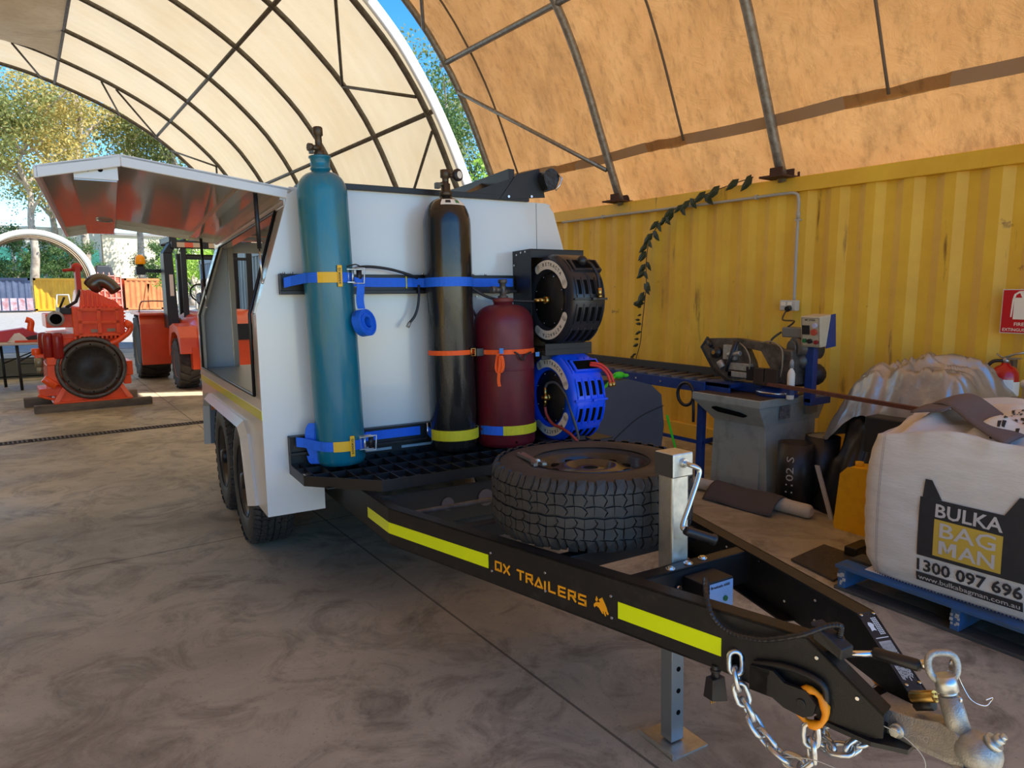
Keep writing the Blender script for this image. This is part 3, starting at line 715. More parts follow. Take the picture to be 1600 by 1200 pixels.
dp=obj('damper_rod',MB().cyl((.925,-3.48,.535),(1.0,-3.555,.547),.0085,14),boltm,tr)
obj('damper_body',MB().lathe([(.012,0),(.015,.006),(.015,.10),(.012,.108)],c=(.985,-3.535,.547),ax=('m',Vector((.30,-.94,.0)).to_track_quat('Z','Y').to_matrix()),n=18),blackpl,dp)
obj('damper_bolt',MB().cyl((1.02,-3.645,.545),(1.02,-3.645,.562),.010,8),boltm,dp)
# hook bracket and hammerlock on the left rail
m=MB()
onr=lambda mb,pts,o0,o1: mb.prism(pts,lambda s,z,d:(*(A0+dd*s+nn*d),z),o0,o1)
def rrect(x0,x1,z0,z1,r,n=5):
    o=[]
    for cx_,cz_,a0 in ((x1-r,z1-r,0),(x0+r,z1-r,90),(x0+r,z0+r,180),(x1-r,z0+r,270)):
        for i in range(n+1):
            a=math.radians(a0+90*i/n); o.append((cx_+r*math.cos(a),cz_+r*math.sin(a)))
    return o
for mir in (0,1):
    m=MB(); X=(lambda x:2-x) if mir else (lambda x:x)
    def pr(pts,o0,o1): m.prism(pts,lambda s,z,d:(X((A0+dd*s+nn*d).x),(A0+dd*s+nn*d).y,z),o0,o1)
    pth=[(1.70,.468),(1.78,.487),(1.85,.485),(1.885,.468),(1.89,.42),(1.88,.375)]
    pp=smoothpath([(*( (A0+dd*s+nn*.012)),z) for s,z in pth],5)
    if mir: pp=[(2-p.x,p.y,p.z) for p in pp]
    m.tube(pp,.009,8)
    pr([(1.695,.40),(1.695,.468),(1.76,.474),(1.79,.452),(1.845,.452),(1.872,.425),(1.865,.392),(1.84,.378),(1.79,.385),(1.76,.40)],.02,.032)
    pr([(1.695,.40),(1.695,.468),(1.75,.474),(1.75,.40)],0,.032)
    c=A0+dd*1.835+nn*.032; m.cyl((X(c.x),c.y,.415),(X(c.x+nn.x*.004),c.y+nn.y*.004,.415),.012,20)
    hb=obj('chain_bracket',m,black,tr,bevel=.0015)
    cc=A0+dd*1.855+nn*.016
    ring=[(X(cc.x+dd.x*.036*math.cos(a)),cc.y+dd.y*.036*math.cos(a),.405+.046*math.sin(a)) for a in [i*math.pi/10 for i in range(20)]]
    obj('connecting_link',MB().tube(ring,[.010+.003*math.sin(i*1.3) for i in range(20)],10,closed=True),mat('orange link paint',S(245,150,10),.4),hb,label='orange connecting link')
# slot for the chain
c=A0+dd*1.645
obj('chain_slot',MB().prism(rrect(1.628,1.665,.425,.475,.012),lambda s,z,d:(*(A0+dd*s+nn*d),z),0,.0012),hole_shade,tr)
# trailer plug
m=MB(); px,py=.79,-3.19
m.cyl((px,py,.412),(px,py,.375),.012,14).cyl((px,py,.40),(px,py,.392),.016,8)
m.hexa([(px-.03,py-.018,.318),(px+.032,py-.018,.300),(px+.032,py+.018,.300),(px-.03,py+.018,.318),(px-.024,py-.014,.378),(px+.024,py-.014,.375),(px+.024,py+.014,.375),(px-.024,py+.014,.378)])
pg=obj('trailer_plug',m,blackpl,tr,bevel=.002)
m=MB()
for k in range(7): m.box(px-.022+k*.007,px-.019+k*.007,py-.006,py-.002,.303,.314)
obj('plug_pins',m,brass,pg)
# coupling -----------------------------------------------------
m=MB()
def ring_sec(y,wb,wt,z0,z1): return [(1-wb,y,z0),(1+wb,y,z0),(1+wb,y,z0+.012),(1+wt,y,z1),(1-wt,y,z1),(1-wb,y,z0+.012)]
secs=[ring_sec(-3.545,.047,.040,.374,.428),ring_sec(-3.60,.049,.036,.374,.430),ring_sec(-3.655,.050,.028,.374,.436),ring_sec(-3.705,.048,.022,.375,.450),ring_sec(-3.745,.047,.026,.378,.448),ring_sec(-3.775,.046,.03,.382,.432)]
for a,b in zip(secs,secs[1:]): m.add(a+b,[(q,(q+1)%6,6+(q+1)%6,6+q) for q in range(6)],False)
m.add(secs[0],[tuple(range(6))]); m.add(secs[-1],[tuple(range(5,-1,-1))])
m.ball((1.0,-3.782,.412),.050,28,(1,1,.92)); m.lathe([(.053,0),(.056,.004),(.056,.012),(.050,.018)],c=(1.0,-3.782,.368),n=32)
cp=obj('ball_coupling',m,galv,tr,bevel=.002,label='galvanised ball coupling')
ta=Vector((1.0,-3.745,.43)); tb=Vector((1.0,-3.715,.515))
obj('release_tube',MB().tube([ta,tb],[.026,.024],20),galv,cp)
obj('collar',MB().tube([tb,tb+Vector((0,.003,.010))],.019,18).tube([tb+Vector((0,.003,.010)),tb+Vector((0,.013,.045))],.024,18),zinc,cp)
hc=tb+Vector((0,.014,.030))
lp=[(0,.0,.0),(-.016,.0,.002),(-.030,.003,.018),(-.032,.010,.044),(-.018,.014,.060),(.018,.014,.060),(.032,.010,.044),(.030,.003,.018),(.016,.0,.002)]
rot=Matrix.Rotation(math.radians(-35),3,'Z')
obj('release_handle',MB().tube([hc+rot@Vector(p) for p in smoothpath(lp,4,True)],.0085,12,closed=True),galv,cp)
obj('adjusting_bolt',MB().tube([(1.0,-3.808,.446),(1.003,-3.816,.456)],.020,20).tube([(1.003,-3.816,.456),(1.006,-3.826,.468)],.012,6).tube([(1.006,-3.826,.468),(1.008,-3.832,.475)],.007,10),zinc,cp)
obj('fixing_bolt',MB().cyl((.95,-3.625,.395),(.932,-3.628,.397),.012,6).cyl((.955,-3.625,.395),(.943,-3.627,.396),.017,16),zinc,cp)
obj('cast_writing',put_text(MB(),'50K  3500KG',.016,lambda x,y:(.9535+.55*(y+.004)+.03*max(0,-x),-3.640-x*1.0,.398+y*1.1+.02*x),bold=.01,width=.11),mat('cast letters',(.6,.58,.52),.5,metal=.6),cp)
# small wire and clip
obj('breakaway_wire',MB().tube(smoothpath([(.905,-3.60,.418),(.93,-3.66,.40),(.94,-3.70,.36),(.92,-3.69,.31),(.87,-3.62,.285),(.82,-3.50,.29),(.79,-3.43,.27)],8),.0012,5),mat('pale wire',(.6,.55,.45),.5),tr)
obj('retaining_clip',MB().tube(smoothpath([(1.015,-3.70,.565),(1.035,-3.71,.56),(1.045,-3.72,.53),(1.05,-3.74,.50),(1.07,-3.76,.49),(1.085,-3.765,.50),(1.08,-3.77,.512),(1.06,-3.765,.51)],6),.0015,6).cyl((1.035,-3.705,.567),(1.05,-3.70,.575),.012,14),boltm,cp)
# headboard rails and gas platform --------------------------------
tm=MB().box(.118,1.505,-.872,-.85,1.54,1.64).box(.118,1.505,-.905,-.85,1.535,1.553).box(.118,.124,-.905,-.85,1.553,1.64)
hr=obj('tie_rail',tm,black,tr,bevel=.002)
m=MB()
for x in (.14,.18,.90,.97,1.22,1.30): m.cyl((x,-.885,1.64),(x,-.885,1.648),.007,6)
for x in (1.0,1.08,1.25): m.cyl((x,-.852,1.515),(x,-.862,1.515),.006,6)
obj('rail_bolt',m,boltm,hr)
obj('tie_rail',MB().box(.12,1.55,-.872,-.85,.652,.80).box(.12,1.5,-.90,-.85,.70,.715).box(.12,1.5,-.90,-.85,.795,.801).box(.12,.126,-.90,-.85,.65,.801),black,tr,bevel=.002)
obj('foot_rail',MB().box(.50,.68,-.876,-.872,.668,.682).box(.74,1.2,-.876,-.872,.668,.682),mat('pale blue grey bar',(.35,.42,.46),.5),tr)
pl=[(.12,-.855),(.12,-1.17),(.405,-1.487),(1.60,-1.487),(1.88,-1.17),(1.88,-.855)]
m=MB()
for a,b in zip(pl,pl[1:]+pl[:1]):
    a=Vector(a);b=Vector(b);t=(b-a).normalized();q=Vector((-t.y,t.x))
    c=(Vector((1,-1.1))-a); q=q if c.dot(q)>0 else -q
    m.hexa([(*a,.60),(*b,.60),(*(b+q*.005),.60),(*(a+q*.005),.60),(*a,.652),(*b,.652),(*(b+q*.005),.652),(*(a+q*.005),.652)])
pf=obj('gas_platform',m,black,tr,label='black grated platform on the front of the box')
m=MB()
def yfront(x): return -1.17-(x-.12)*(1.487-1.17)/.285 if x<.405 else (-1.487 if x<1.6 else -1.487+(x-1.6)*.317/.28)
x=.17
while x<1.87:
    m.box(x-.002,x+.002,yfront(x)+.004,-.86,.615,.649); x+=.0835
for y in (-.98,-1.15,-1.32):
    xl=.122 if y>-1.17 else .12+( -1.17-y)*.285/.317+.003
    m.box(xl,2-xl,y-.002,y+.002,.618,.6475)
# serrated edges
gr=obj('grating',m,black,pf)
obj('drip_tray',MB().box(.2,1.8,-1.30,-.86,.60,.606),blackdust,pf)
m=MB()
for x in (1.02,1.1): m.cyl((x,-1.40,.60),(x,-1.40,.575),.006,6).cyl((x,-1.40,.585),(x,-1.40,.595),.011,6)
obj('bolt',m,boltm,pf)
# roof lip and rolled awning bracket --------------------------------
obj('roof_lip',MB().box(.30,1.62,-.875,-.83,2.085,2.115).box(.28,.31,-.875,-.6,2.085,2.13),black,tr,bevel=.002)
br=MB().prism([(1.41,2.085),(1.73,2.115),(1.69,2.285),(1.53,2.24)],lambda x,z,d:(x,d,z),-.88,-.874)
br.prism([(1.15,2.09),(1.44,2.09),(1.52,2.20),(1.50,2.215)],lambda x,z,d:(x,d,z),-.874,-.86)
ab=obj('awning_bracket',br,black,tr)
obj('bracket_arm',MB().hexa([(1.20,-.86,2.10),(1.25,-.86,2.09),(1.55,-.5,2.20),(1.5,-.5,2.21),(1.20,-.86,2.12),(1.25,-.86,2.11),(1.55,-.5,2.24),(1.5,-.5,2.25)]).box(1.48,1.52,-.87,1.2,2.20,2.27),black,ab)
obj('bolt',MB().cyl((1.47,-.881,2.105),(1.47,-.888,2.105),.008,8).cyl((1.63,-.881,2.115),(1.63,-.888,2.115),.008,8),boltm,ab)
pr_=[(.055*math.cos(a)*(1+.12*math.sin(3*a)),.065*math.sin(a)) for a in [i*math.pi/8 for i in range(16)]]
obj('awning_roll',MB().prism([(1.735+x,2.215+y) for x,y in pr_],lambda x,z,d:(x,d,z),-.95,1.6,smooth=True),mat('black vinyl bag',(.015,.015,.016),.3,bump=.6,bscale=14),ab,label='rolled black vinyl awning bag')
obj('bag_buckle',MB().tube([(1.78,-.955,2.25),(1.80,-.965,2.22),(1.785,-.96,2.18),(1.76,-.955,2.15)],.006,6),boltm,ab)
# gull-wing door ---------------------------------------------------
y0,y1=-.84,1.76
Hh,K,Tp=(.215,2.062),(-.546,2.165),(-.875,2.090)
dt=MB()
def plate(a,b,t,ya,yb,mb):
    a=Vector(a);b=Vector(b);q=Vector((-(b-a).y,(b-a).x)).normalized()*t
    if q.y<0:q=-q
    mb.hexa([(a.x,ya,a.y),(b.x,ya,b.y),(b.x,yb,b.y),(a.x,yb,a.y),((a+q).x,ya,(a+q).y),((b+q).x,ya,(b+q).y),((b+q).x,yb,(b+q).y),((a+q).x,yb,(a+q).y)])
plate(Hh,K,.012,y0,y1,dt); plate(K,Tp,.012,y0,y1,dt)
gd=obj('gull_wing_door',dt,white,tr,label='side door lifted open on gas struts')
ed=MB()
def fl_(a,b,ya,yb): ed.hexa([(a[0],ya,a[1]-.042),(b[0],ya,b[1]-.042),(b[0],yb,b[1]-.042),(a[0],yb,a[1]-.042),(a[0],ya,a[1]+.012),(b[0],ya,b[1]+.012),(b[0],yb,b[1]+.012),(a[0],yb,a[1]+.012)])
for ya in (y0,y1-.02):
    fl_(Hh,K,ya,ya+.02); fl_(K,Tp,ya,ya+.02)
ed.box(Tp[0]-.008,Tp[0]+.012,y0,y1,Tp[1]-.042,Tp[1]+.012)
obj('door_edge',ed,white,gd,bevel=.004)
ln=MB(); 
def inn(a,b,t0,t1,ya,yb,mb):
    a=Vector(a);b=Vector(b);q=Vector(((b-a).y,-(b-a).x)).normalized()
    if q.y>0:q=-q
    A_,B_=a+q*t0,b+q*t0; C_,D_=a+q*t1,b+q*t1
    mb.hexa([(C_.x,ya,C_.y),(D_.x,ya,D_.y),(D_.x,yb,D_.y),(C_.x,yb,C_.y),(A_.x,ya,A_.y),(B_.x,ya,B_.y),(B_.x,yb,B_.y),(A_.x,yb,A_.y)])
inn(Hh,K,.001,.006,y0+.02,y1-.02,ln); inn(K,Tp,.001,.006,y0+.02,y1-.02,ln)
obj('door_lining',ln,chrome,gd,label='mirror-bright inner face of the door')
rb=MB(); inn((.215,2.062),(.16,2.069),.006,.05,y0+.02,y1-.02,rb); inn((.02,2.089),(-.03,2.095),.006,.03,y0+.02,y1-.02,rb)
obj('door_rib',rb,fm,gd)
lh=MB().box(-.735,-.565,y0+.03,y1-.25,2.055,2.062).box(-.735,-.73,y0+.03,y1-.25,2.06,2.12).box(-.57,-.565,y0+.03,y1-.25,2.06,2.15)
lh_=obj('lock_housing',lh,chrome,gd)
obj('housing_end',MB().box(-.735,-.56,y0+.024,y0+.03,2.062,2.135),white,lh_,bevel=.002)
obj('lock_hole',MB().cyl((-.68,y0+.0235,2.10),(-.68,y0+.023,2.10),.008,12).cyl((-.63,y0+.0235,2.105),(-.63,y0+.023,2.105),.011,12),hole_shade,lh_)
obj('latch_rod',MB().tube(smoothpath([(-.67,.62,2.05),(-.62,.64,2.045),(-.58,.66,2.05)],3),.007,8),boltm,lh_)
obj('hinge_rail',MB().box(.19,.235,y0,y1,2.045,2.065),white,gd)
m=MB()
for k in range(9): m.cyl((.235,y0+.15+k*.28,2.03),(.228,y0+.15+k*.28,2.02),.008,8)
obj('hinge_bolt',m,boltm,gd)
for ya,zb,k in ((-.80,1.60,0),(1.60,1.50,1)):
    a=Vector((.04,ya,2.045)); b=Vector((.045,ya,zb+.17)); c=Vector((.05,ya,zb))
    st=obj('gas_strut',MB().tube([a,b],.011,12).ball(a,.012,10),blackpl,gd)
    obj('strut_rod',MB().tube([b,c],.0045,8).ball(c,.009,8),boltm,st)
# ------------------------------------------------------------------ gas cylinders on the platform
def cyl_prof(r,h,neck,nr,foot=True):
    p=[(.001,.008),(r*.72,.008),(r*.80,0),(r*.93,.004),(r,.028),(r,h)]
    for i in range(1,9):
        a=i/8*math.pi/2; p.append((nr+(r-nr)*math.cos(a),h+(neck-h)*.86*math.sin(a)))
    p.append((nr,neck)); return p
def bottle(name,label,x,y,z,r,h,neck,nr,m,lean=0,space=TM):
    M=space@Matrix.Translation((x,y,z))@Matrix.Rotation(lean,4,'Y')
    t=bpy.data.objects.new(name,None); COL.objects.link(t); t.matrix_world=M; SPACES[t.name]=Vector((0,0,0)); setp(t,label,'gas cylinder')
    obj('cylinder_body',MB().lathe(cyl_prof(r,h,neck,nr),n=48),m,t); return t
Z=.653
t=bottle('gas_cylinder','tall teal gas cylinder leaning at the left end of the platform',.365,-.985,Z,.124,1.38,1.50,.045,tealm,-.026)
obj('neck_ring',MB().lathe([(.043,1.49),(.052,1.50),(.05,1.505),(.047,1.51),(.048,1.55),(.055,1.555),(.055,1.562),(.035,1.565)],n=32),tealm,t)
vm=mat('tarnished bronze valve',(.12,.09,.06),.45,metal=.7,noise=.5,nscale=50,col2=(.05,.04,.03))
v=obj('valve',MB().lathe([(.028,1.56),(.028,1.585),(.018,1.59),(.017,1.66),(.024,1.665),(.024,1.70),(.02,1.705),(.001,1.705)],n=18).cyl((0,-.01,1.60),(-.045,-.02,1.60),.014,10).cyl((-.04,-.02,1.60),(-.06,-.024,1.60),.02,8).box(-.055,-.035,-.03,-.01,1.57,1.59),vm,t)
t=bottle('gas_cylinder','tall black gas cylinder standing in the middle of the platform',1.015,-.99,Z,.132,1.25,1.42,.035,blkcyl,-.004)
obj('valve',MB().lathe([(.036,1.41),(.036,1.43),(.026,1.435),(.026,1.475),(.018,1.48),(.018,1.505),(.028,1.51),(.028,1.55),(.001,1.552)],n=18).cyl((0,0,1.48),(-.05,-.02,1.465),.012,10).box(-.07,-.045,-.035,-.005,1.445,1.475).cyl((.02,-.01,1.52),(.055,-.02,1.52),.012,10),vm,t)
kn=obj('valve_knob',MB().lathe([(.028,0),(.034,.004),(.034,.022),(.028,.026)],c=(.05,-.03,1.52),ax=('m',Vector((.4,-.9,0)).to_track_quat('Z','Y').to_matrix()),n=14),blackpl,t)
obj('knob_face',MB().lathe([(.02,.0265),(.02,.028)],c=(.05,-.03,1.52),ax=('m',Vector((.4,-.9,0)).to_track_quat('Z','Y').to_matrix()),n=14),labelw,t)
def shoulder(a0,a1,h0,h1,off,r=.132,h=1.25,neck=1.42,nr=.035,n=10):
    def f(u,v):
        b=h0+(h1-h0)*v; A=b*math.pi/2; rr=nr+(r-nr)*math.cos(A)+off; z=h+(neck-h)*.86*math.sin(A)+off
        a=a0+(a1-a0)*u; return (rr*math.cos(a),rr*math.sin(a),z)
    return MB().grid(n,3,f)
obj('shoulder_label',shoulder(-2.3,-.75,.48,.72,.0012),labelw,t,label='cream paper label')
obj('label_mark',shoulder(-2.05,-1.75,.54,.66,.002),darkprint,t); obj('label_diamond',shoulder(-1.45,-1.2,.54,.68,.002),mat('green diamond',S(60,130,80),.5),t)
t=bottle('gas_cylinder','short maroon gas cylinder standing right of the tall black one',1.325,-1.045,Z,.172,.70,.83,.055,redcyl)
obj('neck_ring',MB().lathe([(.055,.825),(.06,.83),(.06,.845),(.04,.85)],n=24),maroonold,t)
obj('weld_seam',MB().lathe([(.172,.44),(.1735,.442),(.1735,.447),(.172,.449)],n=48,caps=False).lathe([(.172,.10),(.174,.102),(.174,.11),(.172,.112)],n=48,caps=False),redcyl,t)
obj('valve',MB().lathe([(.03,.845),(.03,.86),(.018,.865),(.018,.93),(.026,.935),(.026,.955),(.001,.957)],n=14).cyl((0,0,.895),(-.075,-.02,.895),.014,10).cyl((-.06,-.016,.895),(-.09,-.024,.895),.02,8).cyl((0,0,.885),(.05,.02,.885),.013,10),ironmid,t)
obj('drain_hole',MB().cyl((-.028,-.170,.035),(-.028,-.1725,.035),.007,10),hole_shade,t)
# ------------------------------------------------------------------ webbing straps
Zu=Vector((0,0,1))
def around(cx,cy,r,a0,a1,z,n=14): return [(cx+r*math.cos(math.radians(a0+(a1-a0)*i/n)),cy+r*math.sin(math.radians(a0+(a1-a0)*i/n)),z) for i in range(n+1)]
def web(name,label,path,w=.05,m=strapb,cat='strap',group=None):
    o=top(name,MB().strip(path,Zu,w,.003),m,label,cat,TM,group=group,base=path[len(path)//2]); return o
T1=(.337,-.985,.1285)
p=[(.13,-.925,1.592),(.16,-.945,1.60)]+around(*T1,198,338,1.612)+[(.475,-.96,1.612),(.50,-.885,1.600),(.62,-.878,1.597),(.84,-.878,1.597)]+around(1.011,-.99,.1355,158,382,1.592,20)[0:]+[(1.20,-.878,1.597),(1.49,-.878,1.597)]
u=web('ratchet_strap','upper blue ratchet strap across the teal and black cylinders, spare webbing coiled',p)
B0=SPACES[u.name]
def sub(name,mb,m,par,**k): return obj(name,mb,m,par,**k)
sub('amber_tag',MB().strip(around(T1[0],T1[1],.1305,232,282,1.612,8),Zu,.052,.003),yellabel,u)
sub('amber_plate',MB().box(.348,.372,-1.122,-1.114,1.565,1.672),yellabel,u,bevel=.003)
m=MB()
pl_=put_text(MB(),'2500KG',.016,lambda x,y:(.363-y,-1.1235,1.618+x),bold=.02,width=.08); sub('tag_writing',pl_,darkprint,u)
sub('webbing_end',MB().strip([(.50,-.8815,1.598),(.56,-.8755,1.597)],Zu,.052,.004).strip([(1.17,-.8755,1.597),(1.215,-.8755,1.597)],Zu,.052,.004),strapy,u,label='yellow webbing end')
sub('keeper_loop',MB().box(.80,.806,-.882,-.872,1.565,1.63),strapy,u)
def ratchet(cx,cy,cz,s=1):
    m=MB()
    for z in (-.032,.032): m.box(cx-.035,cx+.04,cy-.045,cy+.005,cz+z-.002,cz+z+.002)
    for x in (-.025,.0,.028): m.cyl((cx+x,cy-.02,cz-.037),(cx+x,cy-.02,cz+.037),.007,10)
    m.tube([(cx-.01,cy-.05,cz-.038),(cx+.045,cy-.06,cz-.038),(cx+.05,cy-.06,cz+.038),(cx-.01,cy-.05,cz+.038)],.004,6)
    m.box(cx+.0,cx+.045,cy-.055,cy-.05,cz-.03,cz+.03) if 0 else None
    return m
sub('ratchet_buckle',ratchet(.435,-1.065,1.62),zinc,u)
sub('ratchet_wheel',MB().lathe([(.014,-.03),(.014,.03)],c=(.465,-1.095,1.62),n=12).tube(smoothpath([(.40,-1.105,1.665),(.44,-1.125,1.675),(.475,-1.115,1.66)],4),.0035,6),blackpl,u)
# hanging coiled tail
tl=smoothpath([(.455,-1.105,1.61),(.462,-1.12,1.57),(.458,-1.115,1.50),(.466,-1.105,1.455)],5)
tm_=MB().strip(tl,Vector((1,0.15,0)),.042,.003)
sub('tail',tm_,strapb,u)
cm=MB(); cc=Vector((.478,-1.10,1.385)); E1=Vector((.62,.35,-.55)).normalized(); E3=Vector((.55,-.80,.12)).normalized(); E3=(E3-E1*E3.dot(E1)).normalized(); E2=E3.cross(E1)
pth=[];
for i in range(150):
    a=i*.22; r=.026+.040*i/150; pth.append(cc+E1*(r*1.15*math.cos(a))+E2*(r*1.0*math.sin(a))+E3*(.004*math.sin(a*.31)))
cm.strip(pth,E3,.046,.0074); sub('webbing_coil',cm,strapb,u,label='coiled spare webbing')
cw=MB(); put_text(cw,'500KG',.022,lambda x,y:cc-E1*(.0825)+E2*(x*.8)+E3*(y-.008),bold=.01,width=.055); sub('coil_writing',cw,darkprint,u)
# lower strap
T2=(.362,-.985,.1285)
p=[(.15,-.915,.775),(.18,-.94,.772)]+around(*T2,200,335,.760)+[(.50,-.95,.757),(.53,-.885,.757),(.60,-.878,.757),(.855,-.878,.757)]
u2=web('ratchet_strap','lower blue ratchet strap round the foot of the teal cylinder, loop sticking up',p)
sub('amber_tag',MB().strip(around(T2[0],T2[1],.1305,238,275,.760,8),Zu,.052,.003),yellabel,u2)
sub('amber_plate',MB().box(.372,.396,-1.124,-1.116,.705,.812),yellabel,u2,bevel=.003)
sub('tag_writing',put_text(MB(),'2500KG',.016,lambda x,y:(.388-y,-1.1255,.758+x),bold=.02,width=.08),darkprint,u2)
sub('ratchet_buckle',ratchet(.46,-1.065,.765),zinc,u2)
sub('ratchet_wheel',MB().lathe([(.014,-.03),(.014,.03)],c=(.492,-1.09,.765),n=12),blackpl,u2)
sub('webbing_loop',MB().strip(smoothpath([(.23,-.965,.69),(.215,-.95,.75),(.215,-.945,.83),(.235,-.955,.87),(.25,-.965,.83),(.25,-.975,.72),(.24,-.975,.665),(.225,-.955,.665),(.215,-.95,.70)],5),Vector((.8,-.6,0)),.05,.003),strapb,u2)
sub('rail_hook',MB().tube([(.89,-.90,.70),(.89,-.905,.80)],.006,8),boltm,u2)
p=[(.895,-.89,.757)]+around(1.018,-.99,.1355,176,362,.745,16)+around(1.325,-1.045,.1755,196,345,.757,16)
p=p[:1]+p[1:]
u3=web('tie_down_strap','yellow and blue strap round the feet of the black and maroon cylinders',p)
sub('yellow_sleeve',MB().strip(around(1.018,-.99,.138,178,358,.745,16),Zu,.058,.004),strapy,u3)
sub('yellow_sleeve',MB().strip(around(1.325,-1.045,.178,236,345,.757,14),Zu,.052,.004),strapy,u3)
# orange strap
p=around(1.013,-.99,.1345,175,320,1.205,12)+around(1.325,-1.045,.1745,205,335,1.20,12)
u4=web('orange_tie_down','narrow orange strap holding the black and maroon cylinders together',p,w=.026,m=strapo)
sub('cam_buckle',MB().box(1.105,1.15,-1.125,-1.11,1.18,1.225),blackpl,u4,bevel=.003)
sub('buckle_metal',MB().tube([(1.075,-1.118,1.185),(1.075,-1.118,1.225),(1.10,-1.118,1.225),(1.10,-1.118,1.185)],.004,6,closed=True),brass,u4)
sub('hanging_tail',MB().strip(smoothpath([(1.20,-1.205,1.205),(1.185,-1.215,1.17),(1.175,-1.22,1.12),(1.185,-1.225,1.09),(1.205,-1.23,1.10),(1.212,-1.232,1.14),(1.20,-1.232,1.185),(1.19,-1.23,1.12),(1.185,-1.225,1.05),(1.19,-1.225,1.015)],5),Vector((1,.2,0)),.022,.002),strapo,u4)
sub('blue_tag',MB().box(1.195,1.22,-1.224,-1.221,1.195,1.225).box(1.45,1.475,-1.19,-1.186,1.165,1.19),mat('tag blue',S(70,130,200),.6),u4)
sub('bungee_hook',MB().tube(smoothpath([(1.29,-1.222,1.20),(1.31,-1.235,1.185),(1.325,-1.235,1.16),(1.345,-1.232,1.155),(1.355,-1.23,1.175),(1.375,-1.225,1.185),(1.40,-1.22,1.195)],5),.005,8),blackpl,u4)
# loose hoses on the front of the box
top('rubber_hose',MB().tube(smoothpath([(.46,-1.05,1.66),(.52,-.94,1.675),(.60,-.92,1.678),(.70,-.92,1.665),(.80,-.915,1.64),(.86,-.905,1.62)],6),.0075,8),blackpl,'thin black hose arching from the teal cylinder towards the black cylinder','hose',TM)
h2=top('rubber_hose',MB().tube(smoothpath([(.862,-.915,1.58),(.857,-.925,1.53),(.845,-.93,1.46),(.825,-.93,1.41),(.795,-.93,1.375)],6),.0075,8),blackpl,'short black hose hanging below the upper rail with a loose fitting','hose',TM)
sub('end_fitting',MB().tube([(.795,-.93,1.375),(.78,-.93,1.35)],.011,8),galv,h2)
h3=top('rubber_hose',MB().tube(smoothpath([(1.13,-.93,1.60),(1.17,-.97,1.56),(1.23,-.99,1.52),(1.31,-1.0,1.495),(1.42,-1.02,1.485),(1.52,-1.07,1.48),(1.57,-1.11,1.482)],6),.0085,8),blackpl,'black hose running to the brass fitting of the black reel','hose',TM)
top('rubber_hose',MB().tube(smoothpath([(1.135,-.93,1.59),(1.15,-.95,1.50),(1.18,-.96,1.42),(1.23,-.965,1.35),(1.27,-.96,1.30)],6),.008,8),mat('dark maroon hose',(.05,.012,.012),.5),'dark maroon hose dropping behind the maroon cylinder','hose',TM)
# ------------------------------------------------------------------ hose reels
bk=thing('reel_bracket','black steel bracket with white bull logos holding both hose reels','bracket',(1.6,-.9,.66),TM)
obj('cheek_plate',MB().prism([(-.85,1.785),(-1.055,1.785),(-1.055,.655),(-.90,.655),(-.90,1.185),(-.85,1.20)],lambda y,z,d:(d,y,z),1.508,1.514),black,bk,bevel=.001)
obj('back_plate',MB().box(1.51,1.90,-.866,-.852,.655,1.785),black,bk)
obj('top_flange',MB().box(1.51,1.89,-1.055,-.852,1.779,1.785).box(1.51,1.89,-1.055,-1.049,1.735,1.785),black,bk)
obj('middle_shelf',MB().box(1.51,1.84,-1.20,-.86,1.195,1.205).box(1.51,1.84,-1.20,-1.19,1.165,1.235).box(1.51,1.84,-1.16,-1.15,1.14,1.17),black,bk,bevel=.003)
obj('bottom_shelf',MB().box(1.51,1.92,-1.30,-.86,.656,.664).box(1.60,1.70,-1.32,-1.30,.656,.70),black,bk)
m=MB()
for y,z in ((-.90,1.76),(-.95,1.77),(-1.0,1.772),(-.87,1.70),(-.87,1.42),(-.98,1.16),(-1.03,1.16),(-.98,1.12),(-1.03,1.12),(-.99,.93),(-1.03,.72)): m.cyl((1.5085,y,z),(1.505,y,z),.006,8)
obj('rivet',m,boltm,bk)
m=MB()
for zz in (1.215,.70):
    m.prism([(-.945-x*.06,zz+y*.085) for x,y in bull],lambda y,z,d:(d,y,z),1.5078,1.5068)
    put_text(m,'TRAILERS',.024,lambda x,y:(1.5068,-1.0-x,zz-.035+y),bold=.01,width=.09)
obj('white_logo',m,whiteprint,bk,label='white bull emblem above the word TRAILERS')
